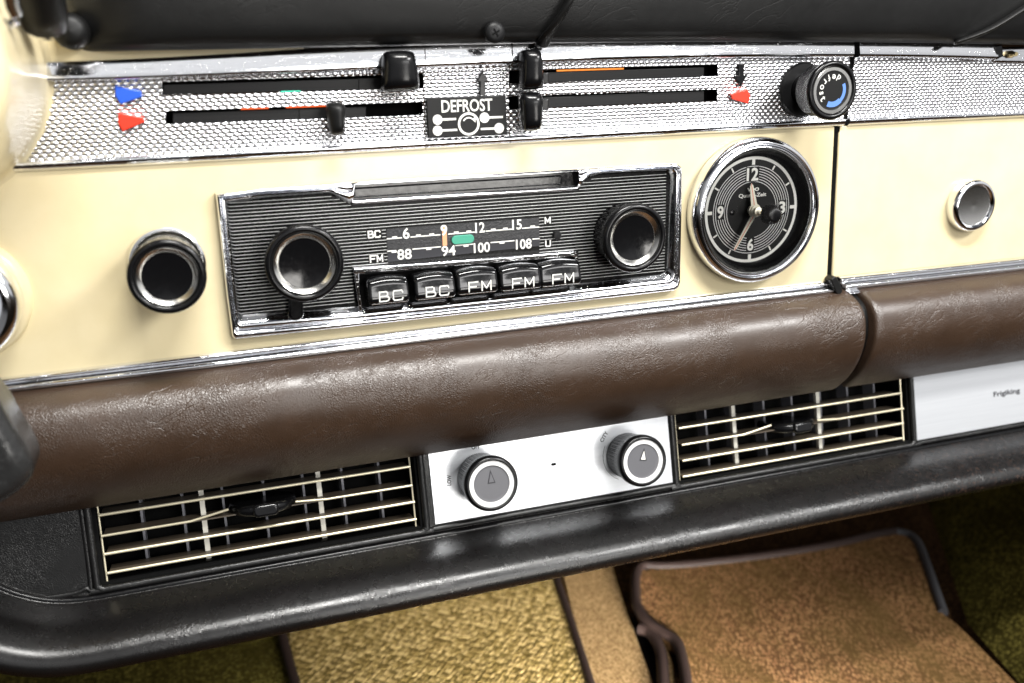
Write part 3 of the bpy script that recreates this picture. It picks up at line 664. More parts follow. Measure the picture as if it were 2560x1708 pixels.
for (u, v, s_, ex) in btn:
    dep = 10.5; c = P(u, v, -dep); W = rmm(u, v, -dep, 51)*2; hw = W/2
    pr = [(0.0, 3.6), (-5.0, 4.3), (-8.4, 4.1), (-9.7, 3.3), (-10.25, 2.3), (-10.45, 1.6), (-10.75, 0.4), (-11.1, -1.0), (-11.28, -1.8), (-11.3, -3.0), (-10.8, -4.0), (-9.4, -4.3), (0.0, -4.3)]
    pr = [tuple(q) for q in smoothpts([np.array(q) for q in pr], 3)]
    secs = []
    for t_ in np.concatenate([[-1, -0.985, -0.95, -0.9], np.linspace(-0.82, 0.82, 13), [0.9, 0.95, 0.985, 1]]):
        edge = min(1.0, (1-abs(t_))/0.12); q = sqrt(max(0, 1-(1-edge)**2)); ins = 1.0*(1-q); cr = 0.9*(1-t_*t_)
        loop = []
        for y, z in pr:
            zz = z + (cr if z > 0 else 0)*min(1, z/3.0 if z > 0 else 0)
            yy = y; L = sqrt(max(1e-6, (y/11)**2+(z/4.3)**2))
            zz -= np.sign(z)*ins*min(1, abs(z)/3.6); yy += ins*min(1, abs(y)/8)
            loop.append(np.array([c[0]+t_*hw, yy, c[2]+zz]))
        secs.append(loop)
    bt = part('station_button', sweep(secs), 'gloss', rd, smooth=50)
    part('button_lettering', word(Fr([c[0]+0.6, -11.38, c[2]-1.5]), s_, 8.6, 3.5, 0.45, 0.0, 0.45, 0.12), 'white', bt)
    part('edge_glint', tube([np.array([c[0]-hw+1, -10.3, c[2]-4.25]), np.array([c[0]+hw-1, -10.3, c[2]-4.25])], 0.28, 8), 'chrome_smooth', bt)  # bright tube imitates the reflection along the button's lower edge

# ================================================================== clock
ck = thing('dashboard_clock', 'round black analogue clock with chrome bezel beside the glovebox gap', 'clock', P(1893, 525))
rc_ = P(1901, 530.5, -8); fc = Fr([rc_[0], 0, rc_[2]])
RB = 30.3
part('bezel', lathe(fc, [(RB-0.6, 0), (RB, 1.0), (RB, 4.5), (RB-0.5, 6.4), (RB-1.5, 7.8), (RB-2.4, 8.0), (RB-3.0, 7.3), (RB-3.2, 6.7), (RB-3.5, 7.4), (RB-3.9, 7.5), (RB-4.4, 6.6), (RB-4.6, 5.4)], 160, False, False), 'chrome_smooth', ck, smooth=60)
part('inner_wall', lathe(fc, [(RB-4.6, 5.8), (RB-4.8, 4.8), (RB-6.4, 2.5), (RB-7.4, 1.6), (22.2, 1.2)], 128, False, False), 'black', ck)
dd = 1.3
fdial = fc
di = part('dial', disc(fdial, 25.4, dd), 'matt', ck)
gs = []
for i in range(7):
    r_ = 11.9 + i*(18.2-11.9)/6; gs.append(annulus(fdial, r_-0.14, r_+0.14, dd+0.1, 128))
part('rings', join(*gs), 'line', di)
part('minute_ring', annulus(fdial, 21.0, 22.2, dd+0.15, 128, 0.15), 'white', di)
gs = []
for i in range(12):
    a = radians(90-30*i); f = fdial.rot(a-pi/2); mj = i % 3 == 0
    gs.append(box(f, 0, (20.0 if mj else 19.6), 1.4 if mj else 0.65, (2.4 if mj else 2.0), dd, dd+0.14))
part('hour_marks', join(*gs), 'white', di)
gs = [text(fdial.at(x, z), s_, w_, h_, dd+0.1, 0.12, 0.03) for s_, x, z, w_, h_ in (('12', -0.3, 14.9, 5.6, 5.4), ('6', 0.1, -14.7, 3.0, 5.2), ('9', -14.9, 0.1, 3.0, 5.4), ('3', 14.9, 0.1, 3.1, 5.2))]
# small black pads behind numerals cut the rings
pads = [box(fdial, x, z, w_+0.8, 6.2, dd, dd+0.12) for x, z, w_ in ((-0.3, 14.9, 5.6), (0.1, -14.7, 3.0), (-14.9, 0.1, 3.0), (14.9, 0.1, 3.1))]
part('numeral_grounds', join(*pads), 'matt', di)
part('numerals', join(*gs), 'white', di)
part('lettering', text(fdial.at(0.4, 8.6), 'VDO', 5.6, 1.5, dd+0.02, 0.08, 0.04), 'white', di); part('lettering', text(fdial.at(0.2, 6.1), 'Quartz-Zeit', 13.2, 1.9, dd+0.02, 0.08, 0.02), 'white', di)
part('dial_screw', join(lathe(fdial.at(-9.2, -0.4), [(1.2, dd), (1.1, dd+0.5), (0.01, dd+0.7)], 24, False, False)), 'black', di)
def hand(ang, L, w0, w1, c):
    f = fdial.rot(ang-pi/2)
    g = poly(f, [(-w0/2, 0), (w0/2, 0), (w1/2, L-1.2), (0.1, L), (-w1/2, L-1.2)], c, c+0.25); r_ = poly(f, [(-0.12, 2.5), (0.12, 2.5), (0.1, L-0.2), (-0.1, L-0.2)], c+0.25, c+0.32); return g, r_
g1, r1 = hand(radians(101), 11.8, 3.4, 1.6, dd+2.4); h1 = part('hour_hand', join(g1, lathe(fdial, [(2.9, dd+2.3), (2.9, dd+2.7)], 40)), 'ivory', ck, bevel=0.08); part('red_line', r1, 'redhand', h1)
g2, r2 = hand(radians(238.5), 18.6, 2.4, 1.3, dd+3.3); h2 = part('minute_hand', join(g2, lathe(fdial, [(2.4, dd+3.2), (2.4, dd+3.6)], 40)), 'ivory', ck, bevel=0.08); part('red_line', r2, 'redhand', h2)
part('hub', lathe(fdial, [(2.0, dd), (2.0, dd+2.3), (1.7, dd+2.3), (1.7, dd+5.5), (1.3, dd+5.6), (1.3, dd+8)], 40), 'ivory', ck)
part('stem', lathe(fdial, [(1.0, dd+5), (1.0, dd+9), (1.4, dd+9.2), (1.4, dd+9.8), (0.9, dd+10), (0.9, dd+13)], 32), 'brass', ck)
part('setting_knob', lathe(fdial.at(0, 0, dd+12), [(1.4, 0), (3.5, 0.4, 1), (3.8, 2.0, 1), (3.0, 5.0, 1), (2.6, 5.6, 0.6), (2.0, 5.9), (0.01, 5.8)], 240, True, False, 22, 0.55), 'black', ck, smooth=60)
part('glass', lathe(fc, [(1.8, 6.5), (RB-4.5, 6.2)], 96, False, False), 'glass', ck)

# ================================================================== top padding
cov_bot = curve([(-60, 130), (100, 130), (251, 127), (640, 120), (1050, 115), (1362, 110), (1600, 105), (1880, 101), (2127, 104), (2286, 109), (2478, 112), (2700, 114)], 4)
dc = thing('dashboard_cover', 'black padded vinyl dashboard top above the dimpled panel', 'dashboard cover', P(1200, 60))
secs = []
for i in range(146):
    u = 205 + (3300-205)*i/145; b = P(u, cov_bot(u), -6.5); z0 = b[2]; X = b[0]
    pr = [(8, 1.0), (-2, 0.2), (-6.5, 0.0), (-9.5, 1.2), (-11.5, 4), (-13, 9), (-14.5, 18), (-15, 30), (-13, 48), (-6, 70), (10, 95), (40, 110), (40, 0)]
    sag = 0.5*sin(X*0.031)+0.3*sin(X*0.09+1)
    if i < 8: k_ = (1-i/8)**2
    else: k_ = 0
    secs.append([np.array([X - k_*6*(z/30), y*(1-0.0*k_)-sag*0.8*(1 if 3 < z < 80 else 0)+k_*8, z0+z+k_*1.0*z*0.0]) for y, z in [tuple(q) for q in smoothpts([np.array(q) for q in pr[1:12]], 4)] + [pr[12], pr[0]]])
part('padding', sweep(secs), 'vinyl', dc, smooth=60)
sm = [P(1436, -30, -17), P(1415, 20, -17), P(1385, 66, -14.5), P(1362, 98, -10.5), P(1355, 114, -6)]
part('seam', tube(smoothpts(sm, 6), [2.6]*24+[2.0], 10, 0.5), 'matt', dc)
sm2 = [P(2620, -20, -18), P(2545, 30, -16.5), P(2480, 70, -14.5), P(2430, 92, -12), P(2385, 108, -8.5)]
part('seam', tube(smoothpts(sm2, 6), [2.2]*24+[1.6], 10, 0.5), 'matt', dc)
fs = DF(1237, 82, -14.5)
scw = part('screw', lathe(fs, [(3.7, -1), (3.7, 0.2), (3.2, 0.9), (2.0, 1.3), (0.01, 1.4)], 40, True, False), 'grey', dc)
part('screw_cross', join(box(fs.rot(0.5), 0, 0, 3.0, 0.6, 1.2, 1.46), box(fs.rot(0.5), 0, 0, 0.6, 3.0, 1.2, 1.47)), 'void', scw)

# ================================================================== instrument housing, gauge and column bits on the left edge
ib = thing('instrument_housing', 'cream rounded instrument housing jutting out at the left edge', 'instrument housing', P(20, 240))
fp = Fr([-80.5, 0, 6])
part('housing', lathe(fp, [(46, -1), (43.5, 0.3), (42.2, 2), (41.5, 6), (41, 40), (40.6, 66), (39.5, 70), (37, 72), (34, 71)], 160, False, False), 'cream', ib, smooth=50)
part('gauge_face', lathe(fp, [(35, 69), (33, 64), (0.01, 63)], 96, False, False), 'matt', ib)
gg = thing('round_gauge', 'chrome ringed gauge in a raised cream ring low at the left edge', 'gauge', P(-96, 748))
gc = P(-96, 748, 0); fg = Fr([gc[0], 0, gc[2]]); Rg = rmm(-96, 748, 0, 168)
part('mount', lathe(fg, [(Rg+1.8, -0.5), (Rg+1.4, 1.2), (Rg+0.2, 2.8), (Rg-1.4, 3.2), (Rg-2.4, 2.8), (Rg-5, 2.0)], 160, True, True), 'cream', gg)
part('bezel', lathe(fg, [(Rg-0.6, 2.0), (Rg-0.6, 10), (Rg-1.1, 12), (Rg-2.2, 13.2), (Rg-4.0, 13.6), (Rg-6.5, 12.0), (Rg-9.6, 8)], 128, True, False), 'chrome_smooth', gg)
part('dial', disc(fg, Rg-9.5, 8.4), 'matt', gg)
sc_ = thing('steering_column_cover', 'worn grey black plastic corner of the steering column cover at the lower left edge', 'column cover', P(20, 1140, -60))
pts = [(-120, 900), (-26, 992), (-6, 1016), (22, 1066), (52, 1114), (68, 1142), (78, 1166), (80, 1187), (74, 1206), (58, 1226), (34, 1246), (-6, 1272), (-120, 1335)]
part('shell', pxpoly(pts, -40, -62), 'worn', sc_, bevel=5.0, seg=8)
st = thing('column_stalk', 'blurred black stalk with rounded end in the upper left corner', 'stalk', P(110, 60, -30))
ss = [P(60, -200, -48), P(85, -60, -42), P(104, 20, -36), P(113, 62, -32), P(117, 80, -31), P(119, 92, -31), P(120, 99, -31), P(120.5, 102, -31)]
part('shaft', tube(ss, [7, 6.8, 6.6, 6.0, 5.0, 3.6, 2.0, 0.3], 28), 'matt', st, smooth=180)
part('rubber_boot', lathe(DF(178, 78, -8), [(5.5, -8), (5.4, 2), (4.5, 4), (3, 5), (0.01, 5.4)], 40, True, False), 'matt', st)
cs = thing('chrome_lever', 'blurred chrome lever tip in the top left corner', 'lever', P(20, 20, -50))
ss = [P(-10, -120, -62), P(8, -30, -58), P(16, 10, -56), P(22, 40, -55), P(25, 58, -55), P(27, 68, -55), P(28, 72, -55)]
part('lever_tip', tube(ss, [4, 3.6, 3.2, 3.0, 2.4, 1.4, 0.2], 24), 'chrome_smooth', cs, smooth=180)

# ================================================================== air conditioner
ac = thing('air_conditioner', 'black under dash air conditioner with two louvred vents and brushed metal control plates', 'air conditioner', Q(1370, 1250))
FA = Fr(AC0, XR, ACU, ACN)
bG = QL(1100, 1334.7)[1]                       # groove line height in face coordinates
# lip, swept along the groove with a turned-up left corner
gpx = [(229, 1499), (181, 1503.6), (95, 1496), (0, 1462), (-70, 1405), (-120, 1340)]
path = [np.array([430.0, bG]), np.array([350.0, bG]), np.array([250.0, bG]), np.array([120.0, bG]), np.array([40.0, bG]), np.array([-10.0, bG])]
q0 = QL(229, 1499)
left = [QL(*g) for g in gpx]; adj = bG - left[0][1]
path += [np.array([l[0], l[1]+adj]) for l in left]
path = [np.array([616.0 - 12*i, bG]) for i in range(55)] + smoothpts([np.array([a_, bG + b_]) for a_, b_ in ((-44, 0), (-50, 0.05), (-57, 0.5), (-64, 1.8), (-71, 4.4), (-78, 8.4), (-84.5, 13.8), (-90, 20.5), (-94.5, 28), (-98, 36))], 8)
lipyz = [(2, 3), (0, 0.9), (-1.2, 1.0), (-2.0, 0.2), (-3.0, -0.6), (-8, -1.4), (-14, -2.2), (-20, -4.2), (-24.5, -6.6), (-27.0, -10.0), (-26.8, -13.4), (-23, -16.8), (-14, -19.0), (8, -20), (8, 3)]
lipen = []
for y, z in [tuple(q) for q in smoothpts([np.array(q) for q in lipyz[:14]], 3)] + [lipyz[14]]:
    lipen.append((y*(-sin(TH))*1.0 + z*(-cos(TH)), -y*cos(TH) + z*sin(TH)))
secs = []
for i, p in enumerate(path):
    d = path[min(i+1, len(path)-1)] - path[max(i-1, 0)]; d = d/np.linalg.norm(d)   # heading left
    e = np.array([-d[1], d[0]])                                                  # outward (down)
    if e[1] > 0 and abs(d[0]) > 0.5: e = -e
    if abs(d[0]) <= 0.5 and e[0] > 0: e = -e
    secs.append([FA(p[0]+e[0]*ee, p[1]+e[1]*ee, nn) for ee, nn in lipen])
part('padded_lip', sweep(secs), 'lip', ac, smooth=70)
prim = []
for i, p in enumerate(path):
    d = path[min(i+1, len(path)-1)] - path[max(i-1, 0)]; d = d/np.linalg.norm(d); e = np.array([-d[1], d[0]])
    prim.append(FA(p[0]+e[0]*0.2, p[1]+e[1]*0.2, 1.4))
part('piping', tube(prim, 1.0, 12), 'black', ac, smooth=60)
part('lip_tear', prism([P(1050, 1452, -31.3), P(1085, 1443, -31.3), P(1097, 1449, -31.3), P(1075, 1454, -31.3)], [P(1050, 1452, -29), P(1085, 1443, -29), P(1097, 1449, -29), P(1075, 1454, -29)]), 'blade', ac) if False else None
# face
a_l = QL(258, 1400)[0]
vents = {'L': [QL(246, 1256), QL(263, 1448), QL(1042.6, 1313.6), QL(1023.5, 1133)], 'R': [QL(1690, 1030), QL(1701, 1200), QL(2262, 1104), QL(2254, 965)]}
ax = {}
ax['L'] = (QL(250, 1360)[0]-0.3, QL(1036, 1230)[0]+1.2, QL(650, 1387)[1]-0.3)
ax['R'] = (QL(1695, 1130)[0], QL(2264, 1045)[0]+1.5, QL(1980, 1150)[1]-0.8)
bT = 14.0
pl = [QL(1069, 1127), QL(1086, 1304), QL(1666.4, 1036), QL(1681, 1212)]
pla, plb, plbot = (pl[0][0]+pl[1][0])/2, (pl[2][0]+pl[3][0])/2, (pl[1][1]+pl[3][1])/2
rpa = QL(2283, 1030)[0]
gs = []
def fbox(a0, a1, b0, b1, c0, c1): return box(FA, (a0+a1)/2, (b0+b1)/2, a1-a0, b1-b0, c0, c1)
face = [fbox(-260, ax['L'][0]-1.6, bG-16, bT, -30, 0.0), fbox(ax['L'][0]-1.6, ax['L'][1]+1.6, bG-2, ax['L'][2]-1.2, -30, 0.0), fbox(ax['L'][1]+1.6, ax['R'][0]-1.6, bG-2.2, bT, -30, 0.02),
        fbox(ax['R'][0]-1.6, ax['R'][1]+1.6, bG-2, ax['R'][2]-1.2, -30, 0.0), fbox(ax['R'][1]+1.6, 620, bG-2.2, bT, -30, 0.02), fbox(-260, 620, bG-2.4, bT+1, -32, -24)]
part('housing', join(*face), 'blackleather', ac, bevel=0.5)
beads = []
for k_ in ('L', 'R'):
    a0, a1, b0 = ax[k_]
    beads.append(tube(smoothpts([FA(a0-2.4, bT, 0.3), FA(a0-2.4, b0+2.5, 0.3), FA(a0-1.9, b0-0.9, 0.3), FA(a0-0.2, b0-2.1, 0.3), FA(a0+5, b0-2.2, 0.3), FA(a1-5, b0-2.2, 0.3), FA(a1+0.2, b0-2.1, 0.3), FA(a1+1.9, b0-0.9, 0.3), FA(a1+2.4, b0+2.5, 0.3), FA(a1+2.4, bT, 0.3)], 8), 1.45, 12))
beads.append(tube([FA(pla-1, plbot-1.7, 0.3), FA(plb+1, plbot-1.7, 0.3)], 1.2, 12))
beads.append(tube([FA(rpa+0.2, QL(2290, 1101)[1]-1.5, 0.3), FA(610, QL(2290, 1101)[1]-1.5, 0.3)], 1.2, 12))
beads.append(tube(smoothpts([FA(ax['L'][0]-4.5, bT, -0.2), FA(ax['L'][0]-4.5, bG+6, -0.2), FA(ax['L'][0]-6.5, bG+3.4, -0.2), FA(ax['L'][0]-14, bG+2.4, -0.2), FA(ax['L'][0]-28, bG+4.4, -0.2), FA(ax['L'][0]-46, bG+14, -0.2)], 8), 1.0, 10))
part('bead_trim', join(*beads), 'blackleather', ac, smooth=60)
# vents
def vent(k_, wires, fins, posts, wheel):
    a0, a1, b0 = ax[k_]
    v = part('air_vent', join(fbox(a0-1.4, a0, b0-1, bT, -24, -0.4), fbox(a1, a1+1.4, b0-1, bT, -24, -0.4), fbox(a0-1.4, a1+1.4, b0-1.2, b0, -24, -0.5), fbox(a0-1.4, a1+1.4, b0-1, bT, -24.5, -23.5)), 'void', ac)
    for (l, r_) in wires:
        A = QL(*l, -1); B = QL(*r_, -1); bb = (A[1]+B[1])/2; xa, xb = A[0], B[0]; w2 = (l, r_) == wires[1]
        wp = wheel[0]
        if w2:
            wc, wb = wheel; pa = [FA(xa, bb, -1), FA(wc-27, bb+0.1, -1), FA(wc-13, bb+2.4, -0.6), ]; pb = [FA(wc+12, bb+1.2, -0.6), FA(wc+24, bb+0.1, -1), FA(xb, bb, -1)]
            edge = tube(pa, 0.5, 8); part('gilt_edge', tube(pb, 0.5, 8), 'gold', v, smooth=60)
        else: edge = tube([FA(xa, bb, -1), FA(xb, bb, -1)], 0.55, 8)
        s_ = part('louvre', prism([FA(xa+0.5, bb, -1.4), FA(xb-0.5, bb, -1.4), FA(xb-0.5, bb+0.2, -12), FA(xa+0.5, bb+0.2, -12)], [FA(xa+0.5, bb-0.5, -1.4), FA(xb-0.5, bb-0.5, -1.4), FA(xb-0.5, bb-0.3, -12), FA(xa+0.5, bb-0.3, -12)]), 'blade', v)
        ed = part('gilt_edge', edge, 'gold', v, smooth=60)
    for a in fins: part('vertical_fin', box(FA, a, (b0+bT)/2, 0.9, bT-b0, -20, -12.2), 'fin', v)
    for a in posts: part('post', box(FA, a, (b0+bT)/2, 1.85, bT-b0+1, -9.5, -7.5), 'postwhite', v)
    part('side_rod', tube([FA(a0+0.8, b0, -2.2), FA(a0+0.8, bT, -2.2)], 0.35, 8), 'gold', v); part('side_rod', tube([FA(a1-1.6, b0, -2.2), FA(a1-1.6, bT, -2.2)], 0.35, 8), 'gold', v)
    wc, wb = wheel
    wl = part('thumb_wheel', lathe(Fr(FA(wc, wb, -8.5), XR, -ACN, ACU), [(10.5, -2.2), (12.2, -1.9), (12.8, -1.0), (12.9, 0), (12.8, 1.0), (12.2, 1.9), (10.5, 2.2)], 200, kn=0), 'black', v, smooth=50)
    part('wheel_grip', poly(FA.at(wc+0.5, wb), rrect(9.5, 4.8, 1.8, 5), 2.0, 5.4), 'gloss', wl, bevel=1.1, seg=5)
wl = [((246.7, 1291.4), (1025.4, 1164.3)), ((253.6, 1342.4), (1031, 1212)), ((261.3, 1386.4), (1036.8, 1254.3)), ((269, 1434.3), (1040.7, 1297.2))]
fx = lambda x, y: QL(200+x/2.611, 1080+y/2.611, -12)[0]
vent('L', wl, [fx(405, 560), fx(675, 515), fx(937, 465), fx(1203, 410), fx(1460, 370), fx(1715, 340), fx(1955, 300)], [QL(200+797/2.611, 1080+480/2.611, -2)[0], QL(200+1570/2.611, 1080+360/2.611, -2)[0]], tuple(QL(660, 1270, 0)))
wr = [((1697, 1069), (2252.8, 985)), ((1704, 1110), (2258.7, 1024.1)), ((1706, 1150), (2257.9, 1060.5)), ((1706.6, 1189.7), (2254.7, 1097.7))]
fx = lambda x, y: QL(1640+x/2.554, 900+y/2.554, -12)[0]
vent('R', wr, [fx(325, 450), fx(507, 430), fx(690, 330), fx(870, 300), fx(1050, 250), fx(1228, 300), fx(1397, 260)], [QL(1640+540/2.554, 900+410/2.554, -2)[0], QL(1640+1083/2.554, 900+320/2.554, -2)[0]], tuple(QL(1990, 1066, 0)))
# control plate
cp_ = part('control_plate', box(FA, (pla+plb)/2, (plbot+bT)/2, plb-pla, bT-plbot, 0.0, 0.7), 'brushed', ac, bevel=0.15)
rp_ = part('name_plate', box(FA, (rpa+610)/2, (QL(2290, 1101)[1]+bT)/2, 610-rpa, bT-QL(2290, 1101)[1], 0.0, 0.7), 'brushed', ac, bevel=0.15)
part('lettering', text(AF(2517, 983, 0.72), 'Frigiking', rmm(2517, 983, 0, 33, Q)*2, 3.3, 0.0, 0.05, 0.025), 'ink', rp_)
cc = AF(1384, 1161, 0.72); part('plate_hole', poly(cc, rrect(2.3, 1.2, 0.5, 4), -0.02, 0.03), 'void', cp_)
# printed words and arc
gs = [text(AF(1189, 1117, 0.72), 'OFF', 3.6, 2.0, 0, 0.04, 0.02), text(AF(1122.8, 1201, 0.72).rot(radians(84)), 'LOW', 4.4, 1.8, 0, 0.04, 0.025), text(AF(1510, 1092, 0.72).rot(radians(52)), 'CITY', 5.0, 1.8, 0, 0.04, 0.025)]
for g_ in gs: part('lettering', g_, 'ink', cp_)
for (u, v, pu, pv, rp, white) in ((1231, 1211, 1233, 1214, 66, False), (1610, 1154, 1611, 1155, 63, True)):
    H_ = 17.0; f = AF(u, v, 0.7+H_); f = Fr(f.o - ACN*H_, XR, ACU, ACN); Rr = rmm(u, v, 18, rp, Q)*1.02 if not white else rmm(1231, 1211, 18, 66, Q)*1.0
    sk, rg, cpn = knob('control_knob', f, Rr, H_, ac, skirt='black', face='midgrey', ring='satin_ring', kn=80, kamp=0.35, r_ring=0.86, r_face=0.66, flat=True)
    f2 = f.at(0, 0, H_*0.94).rot(0 if not white else -0.2); b_ = Rr
    tri = [(0.0, b_*0.50), (-b_*0.145, 0.02*b_), (b_*0.145, 0.02*b_)]; tin = [(0.0, b_*0.40), (-b_*0.10, 0.06*b_), (b_*0.10, 0.06*b_)]
    part('pointer_outline', poly(f2, tri, 0, 0.10), 'ink', cpn); part('pointer', poly(f2, tin, 0.08, 0.14), 'white' if white else 'midgrey', cpn)
    part('collar', lathe(f, [(Rr*0.62, 0), (Rr*0.62, 1.5), (Rr*0.8, 1.6)], 64), 'steel_ring', cpn) if False else None
    if white: part('dial_arc', lathe(Fr(f.o, XR, ACU, ACN), [(11.0, 0.02), (11.0, 0.06), (11.2, 0.06), (11.2, 0.02)], 40, a0=radians(150), a1=radians(245)), 'ink', cp_)

# ================================================================== floor
ZF = -330.0
def zpoly(pts, z, th): f = [PZ(u, v, z) for u, v in pts]; return prism(f, [p - np.array([0, 0, th]) for p in f])
fl = part('floor', ([np.array([-500, -300, ZF-14]), np.array([900, -300, ZF-14]), np.array([900, 700, ZF-14]), np.array([-500, 700, ZF-14])], [(0, 1, 2, 3)]), 'floordark', None); fl['kind'] = 'structure'
fw = part('footwell_wall', ([np.array([-500, 420, ZF-14]), np.array([900, 420, ZF-14]), np.array([900, 330, 60]), np.array([-500, 330, 60])], [(0, 1, 2, 3)]), 'floordark', None); fw['kind'] = 'structure'
tc_ = thing('tunnel_carpet', 'coarse yellow woven carpet on the centre tunnel under the dashboard', 'carpet', PZ(1050, 1650, ZF))
part('pile', zpoly([(712, 1560), (800, 1480), (1380, 1380), (1396, 1440), (1436, 1572), (1480, 1720), (1480, 1760), (745, 1760), (737, 1708)], ZF, 8), 'weave', tc_, bevel=2)
part('edge_binding', tube(smoothpts([PZ(1370, 1360, ZF+1), PZ(1392, 1446, ZF+1), PZ(1434, 1572, ZF+1), PZ(1476, 1705, ZF+1), PZ(1500, 1780, ZF+1)], 8), 2.4, 10), 'binding', tc_)
part('edge_binding', tube(smoothpts([PZ(695, 1520, ZF+1), PZ(706, 1588, ZF+1), PZ(722, 1650, ZF+1), PZ(738, 1708, ZF+1), PZ(752, 1760, ZF+1)], 8), 2.8, 10), 'binding', tc_)
o = part('carpet_strip', zpoly([(1388, 1370), (1520, 1350), (1534, 1424), (1569, 1530), (1635, 1708), (1650, 1770), (1500, 1770), (1478, 1700), (1438, 1572)], ZF-1.0, 8), 'strip', None, bevel=1.5); top(o, 'narrow smooth tan carpet strip between the woven carpet and the passenger mat', 'carpet')
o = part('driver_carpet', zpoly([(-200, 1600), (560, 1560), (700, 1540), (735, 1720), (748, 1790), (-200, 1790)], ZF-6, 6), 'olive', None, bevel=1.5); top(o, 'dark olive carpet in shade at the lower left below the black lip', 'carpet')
pm = thing('passenger_mat', 'tan brown floor mat with dark bound edge in the passenger footwell', 'floor mat', PZ(2000, 1560, ZF))
mpts = [(1600, 1425), (1640, 1419), (1740, 1412), (1900, 1394), (2067, 1368), (2180, 1342), (2238, 1331), (2275, 1340), (2298, 1364), (2319, 1418), (2340, 1480), (2356, 1530), (2399, 1563), (2544, 1708), (2620, 1790), (1722, 1790), (1715, 1700), (1695, 1612), (1622, 1560), (1592, 1520), (1588, 1470)]
part('pile', zpoly(mpts, ZF+6, 9), 'mat_tan', pm, bevel=1.5)
bp = [(1722, 1790), (1715, 1700), (1695, 1612), (1660, 1582), (1622, 1556), (1594, 1518), (1588, 1470), (1592, 1430), (1612, 1416), (1660, 1416), (1740, 1411), (1900, 1393), (2067, 1367), (2180, 1341), (2238, 1330)]
part('dark_binding', tube(smoothpts([PZ(u, v, ZF+6) for u, v in bp], 6), 3.3, 12), 'binding', pm)
bp = [(2238, 1330), (2275, 1339), (2298, 1364), (2319, 1418), (2340, 1480), (2358, 1532)]
part('grey_binding', tube(smoothpts([PZ(u, v, ZF+6) for u, v in bp], 6), 3.0, 12), 'bindgrey', pm)
um = thing('mat_flap', 'brown bound edge curving in the dark gap beside the passenger mat', 'floor mat', PZ(1650, 1660, ZF))
part('flap', zpoly([(1640, 1590), (1665, 1610), (1684, 1660), (1692, 1790), (1666, 1790), (1660, 1680), (1645, 1620)], ZF+2, 5), 'strip', um, bevel=1)
part('binding', tube(smoothpts([PZ(u, v, ZF+2) for u, v in [(1598, 1572), (1625, 1582), (1645, 1612), (1656, 1660), (1660, 1790)]], 8), 3.6, 12), 'binding', um)
part('gap_shadow_sheet', zpoly([(1572, 1560), (1640, 1590), (1664, 1790), (1652, 1790)], ZF-9, 2), 'matt', um)  # black sheet painted in as the shadow between strip and flap
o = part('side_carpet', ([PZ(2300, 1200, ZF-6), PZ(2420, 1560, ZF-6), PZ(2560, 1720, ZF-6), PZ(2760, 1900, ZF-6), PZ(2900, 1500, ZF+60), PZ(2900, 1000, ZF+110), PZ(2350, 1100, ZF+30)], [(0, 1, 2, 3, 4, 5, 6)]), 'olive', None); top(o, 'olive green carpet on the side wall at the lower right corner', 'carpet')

# ------------------------------------------------------------------ camera
cam = bpy.data.cameras.new('camera'); co = bpy.data.objects.new('camera', cam); COL.objects.link(co); scene.camera = co
cam.sensor_width = 36; cam.sensor_fit = 'HORIZONTAL'; cam.lens = FPX/2560*36; cam.clip_start = 0.01; cam.clip_end = 20
mw = Matrix(((R[0, 0], -R[0, 1], -R[0, 2], 0), (R[1, 0], -R[1, 1], -R[1, 2], -D*S), (R[2, 0], -R[2, 1], -R[2, 2], 0), (0, 0, 0, 1)))
co.matrix_world = mw
cam.dof.use_dof = True; cam.dof.focus_distance = 0.372; cam.dof.aperture_fstop = 8.5
# ------------------------------------------------------------------ light: a bright showroom
def area(name, loc, target, size, power, col=(1, 1, 1), sy=None):
    l = bpy.data.lights.new(name, 'AREA'); l.energy = power; l.color = col; l.shape = 'RECTANGLE'; l.size = size; l.size_y = sy or size
    o = bpy.data.objects.new(name, l); COL.objects.link(o); o.location = Vector(loc); o.rotation_euler = (Vector(target)-Vector(loc)).to_track_quat('-Z', 'Y').to_euler(); return o
area('key_light', (0.16, -0.40, 0.60), (0.17, 0, -0.08), 0.36, 9.5, (1, 0.985, 0.95), 0.08)
area('front_fill', (0.40, -0.92, 0.20), (0.12, 0, -0.05), 0.55, 2.4, (1, 0.99, 0.97), 0.15)  # added lamp, gives buttons and trim their bright reflections
area('right_light', (0.62, -0.55, 0.42), (0.26, 0, -0.05), 0.30, 6.5, (1, 0.99, 0.97), 0.12)
area('cabin_light', (0.34, -1.00, -0.10), (0.15, 0.1, -0.25), 0.34, 1.8, (1, 0.97, 0.92), 0.16)
fl_ = area('floor_fill', (0.15, -0.36, -0.24), (0.18, 0.17, -0.36), 0.20, 1.4, (1, 0.96, 0.88), 0.06); fl_.data.spread = radians(40)  # lamp added out of view to brighten the carpets
w = bpy.data.worlds.new('World'); scene.world = w; w.use_nodes = True; nt = w.node_tree; bgn = nt.nodes['Background']
tcn = nt.nodes.new('ShaderNodeTexCoord'); sp = nt.nodes.new('ShaderNodeSeparateXYZ'); nt.links.new(tcn.outputs['Generated'], sp.inputs[0])
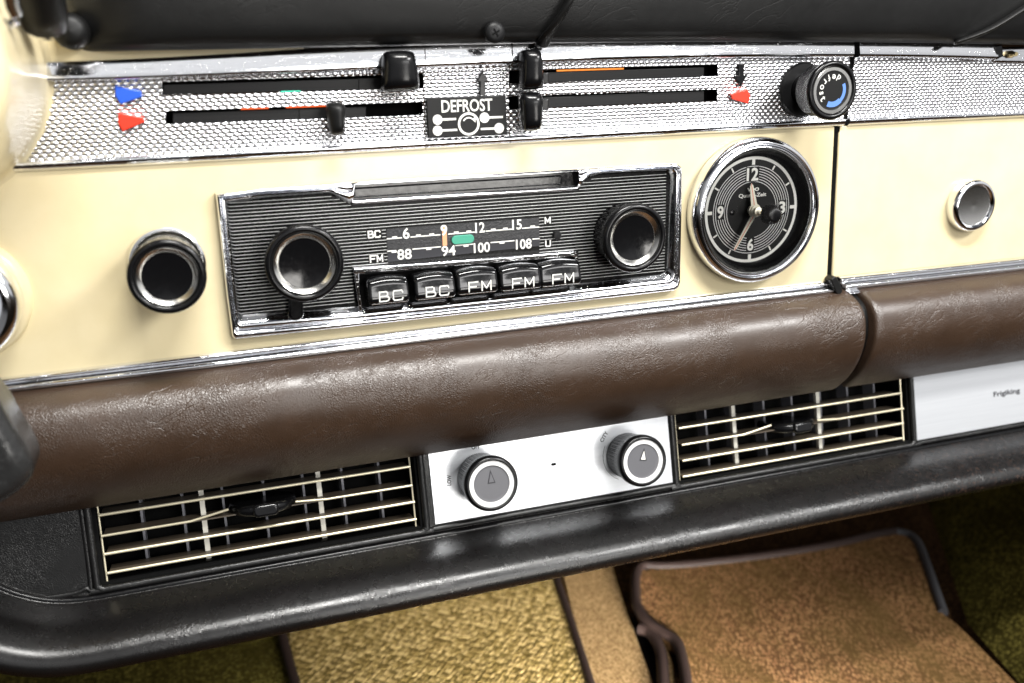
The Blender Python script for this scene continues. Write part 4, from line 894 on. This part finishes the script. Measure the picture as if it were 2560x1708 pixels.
no = nt.nodes.new('ShaderNodeTexNoise'); no.inputs['Scale'].default_value = 2.6; no.inputs['Detail'].default_value = 3; nt.links.new(tcn.outputs['Generated'], no.inputs['Vector'])
ad = nt.nodes.new('ShaderNodeMath'); ad.operation = 'MULTIPLY_ADD'; ad.inputs[1].default_value = 0.3; nt.links.new(no.outputs['Fac'], ad.inputs[0]); nt.links.new(sp.outputs[2], ad.inputs[2])
rp = nt.nodes.new('ShaderNodeValToRGB'); e = rp.color_ramp.elements
mp_ = nt.nodes.new('ShaderNodeMapRange'); mp_.inputs[1].default_value = -0.6; mp_.inputs[2].default_value = 1.3; nt.links.new(ad.outputs[0], mp_.inputs[0]); nt.links.new(mp_.outputs[0], rp.inputs[0])
stops = [(0.0, (0.01, 0.008, 0.006)), (0.26, (0.02, 0.015, 0.01)), (0.315, (0.10, 0.085, 0.07)), (0.35, (0.3, 0.3, 0.31)), (0.385, (1.4, 1.4, 1.42)), (0.68, (2.2, 2.2, 2.2)), (0.73, (0.3, 0.32, 0.38)), (0.80, (0.10, 0.11, 0.14)), (0.88, (0.5, 0.5, 0.5)), (1.0, (0.7, 0.7, 0.7))]
while len(e) < len(stops): e.new(0.5)
for i, (p_, c_) in enumerate(stops): e[i].position = p_; e[i].color = (*c_, 1)
mx_ = nt.nodes.new('ShaderNodeMapRange'); mx_.inputs[1].default_value = -0.75; mx_.inputs[2].default_value = -0.10; mx_.inputs[3].default_value = 0.22; mx_.inputs[4].default_value = 1.0
nt.links.new(sp.outputs[0], mx_.inputs[0])
sc2 = nt.nodes.new('ShaderNodeVectorMath'); sc2.operation = 'SCALE'; nt.links.new(rp.outputs[0], sc2.inputs[0]); nt.links.new(mx_.outputs[0], sc2.inputs['Scale'])
nt.links.new(sc2.outputs[0], bgn.inputs[0]); bgn.inputs[1].default_value = 0.43
scene.view_settings.view_transform = 'Standard'; scene.view_settings.look = 'None'; scene.view_settings.exposure = 0; scene.view_settings.gamma = 1
scene.render.engine = 'CYCLES'
scene.cycles.caustics_reflective = False; scene.cycles.caustics_refractive = False
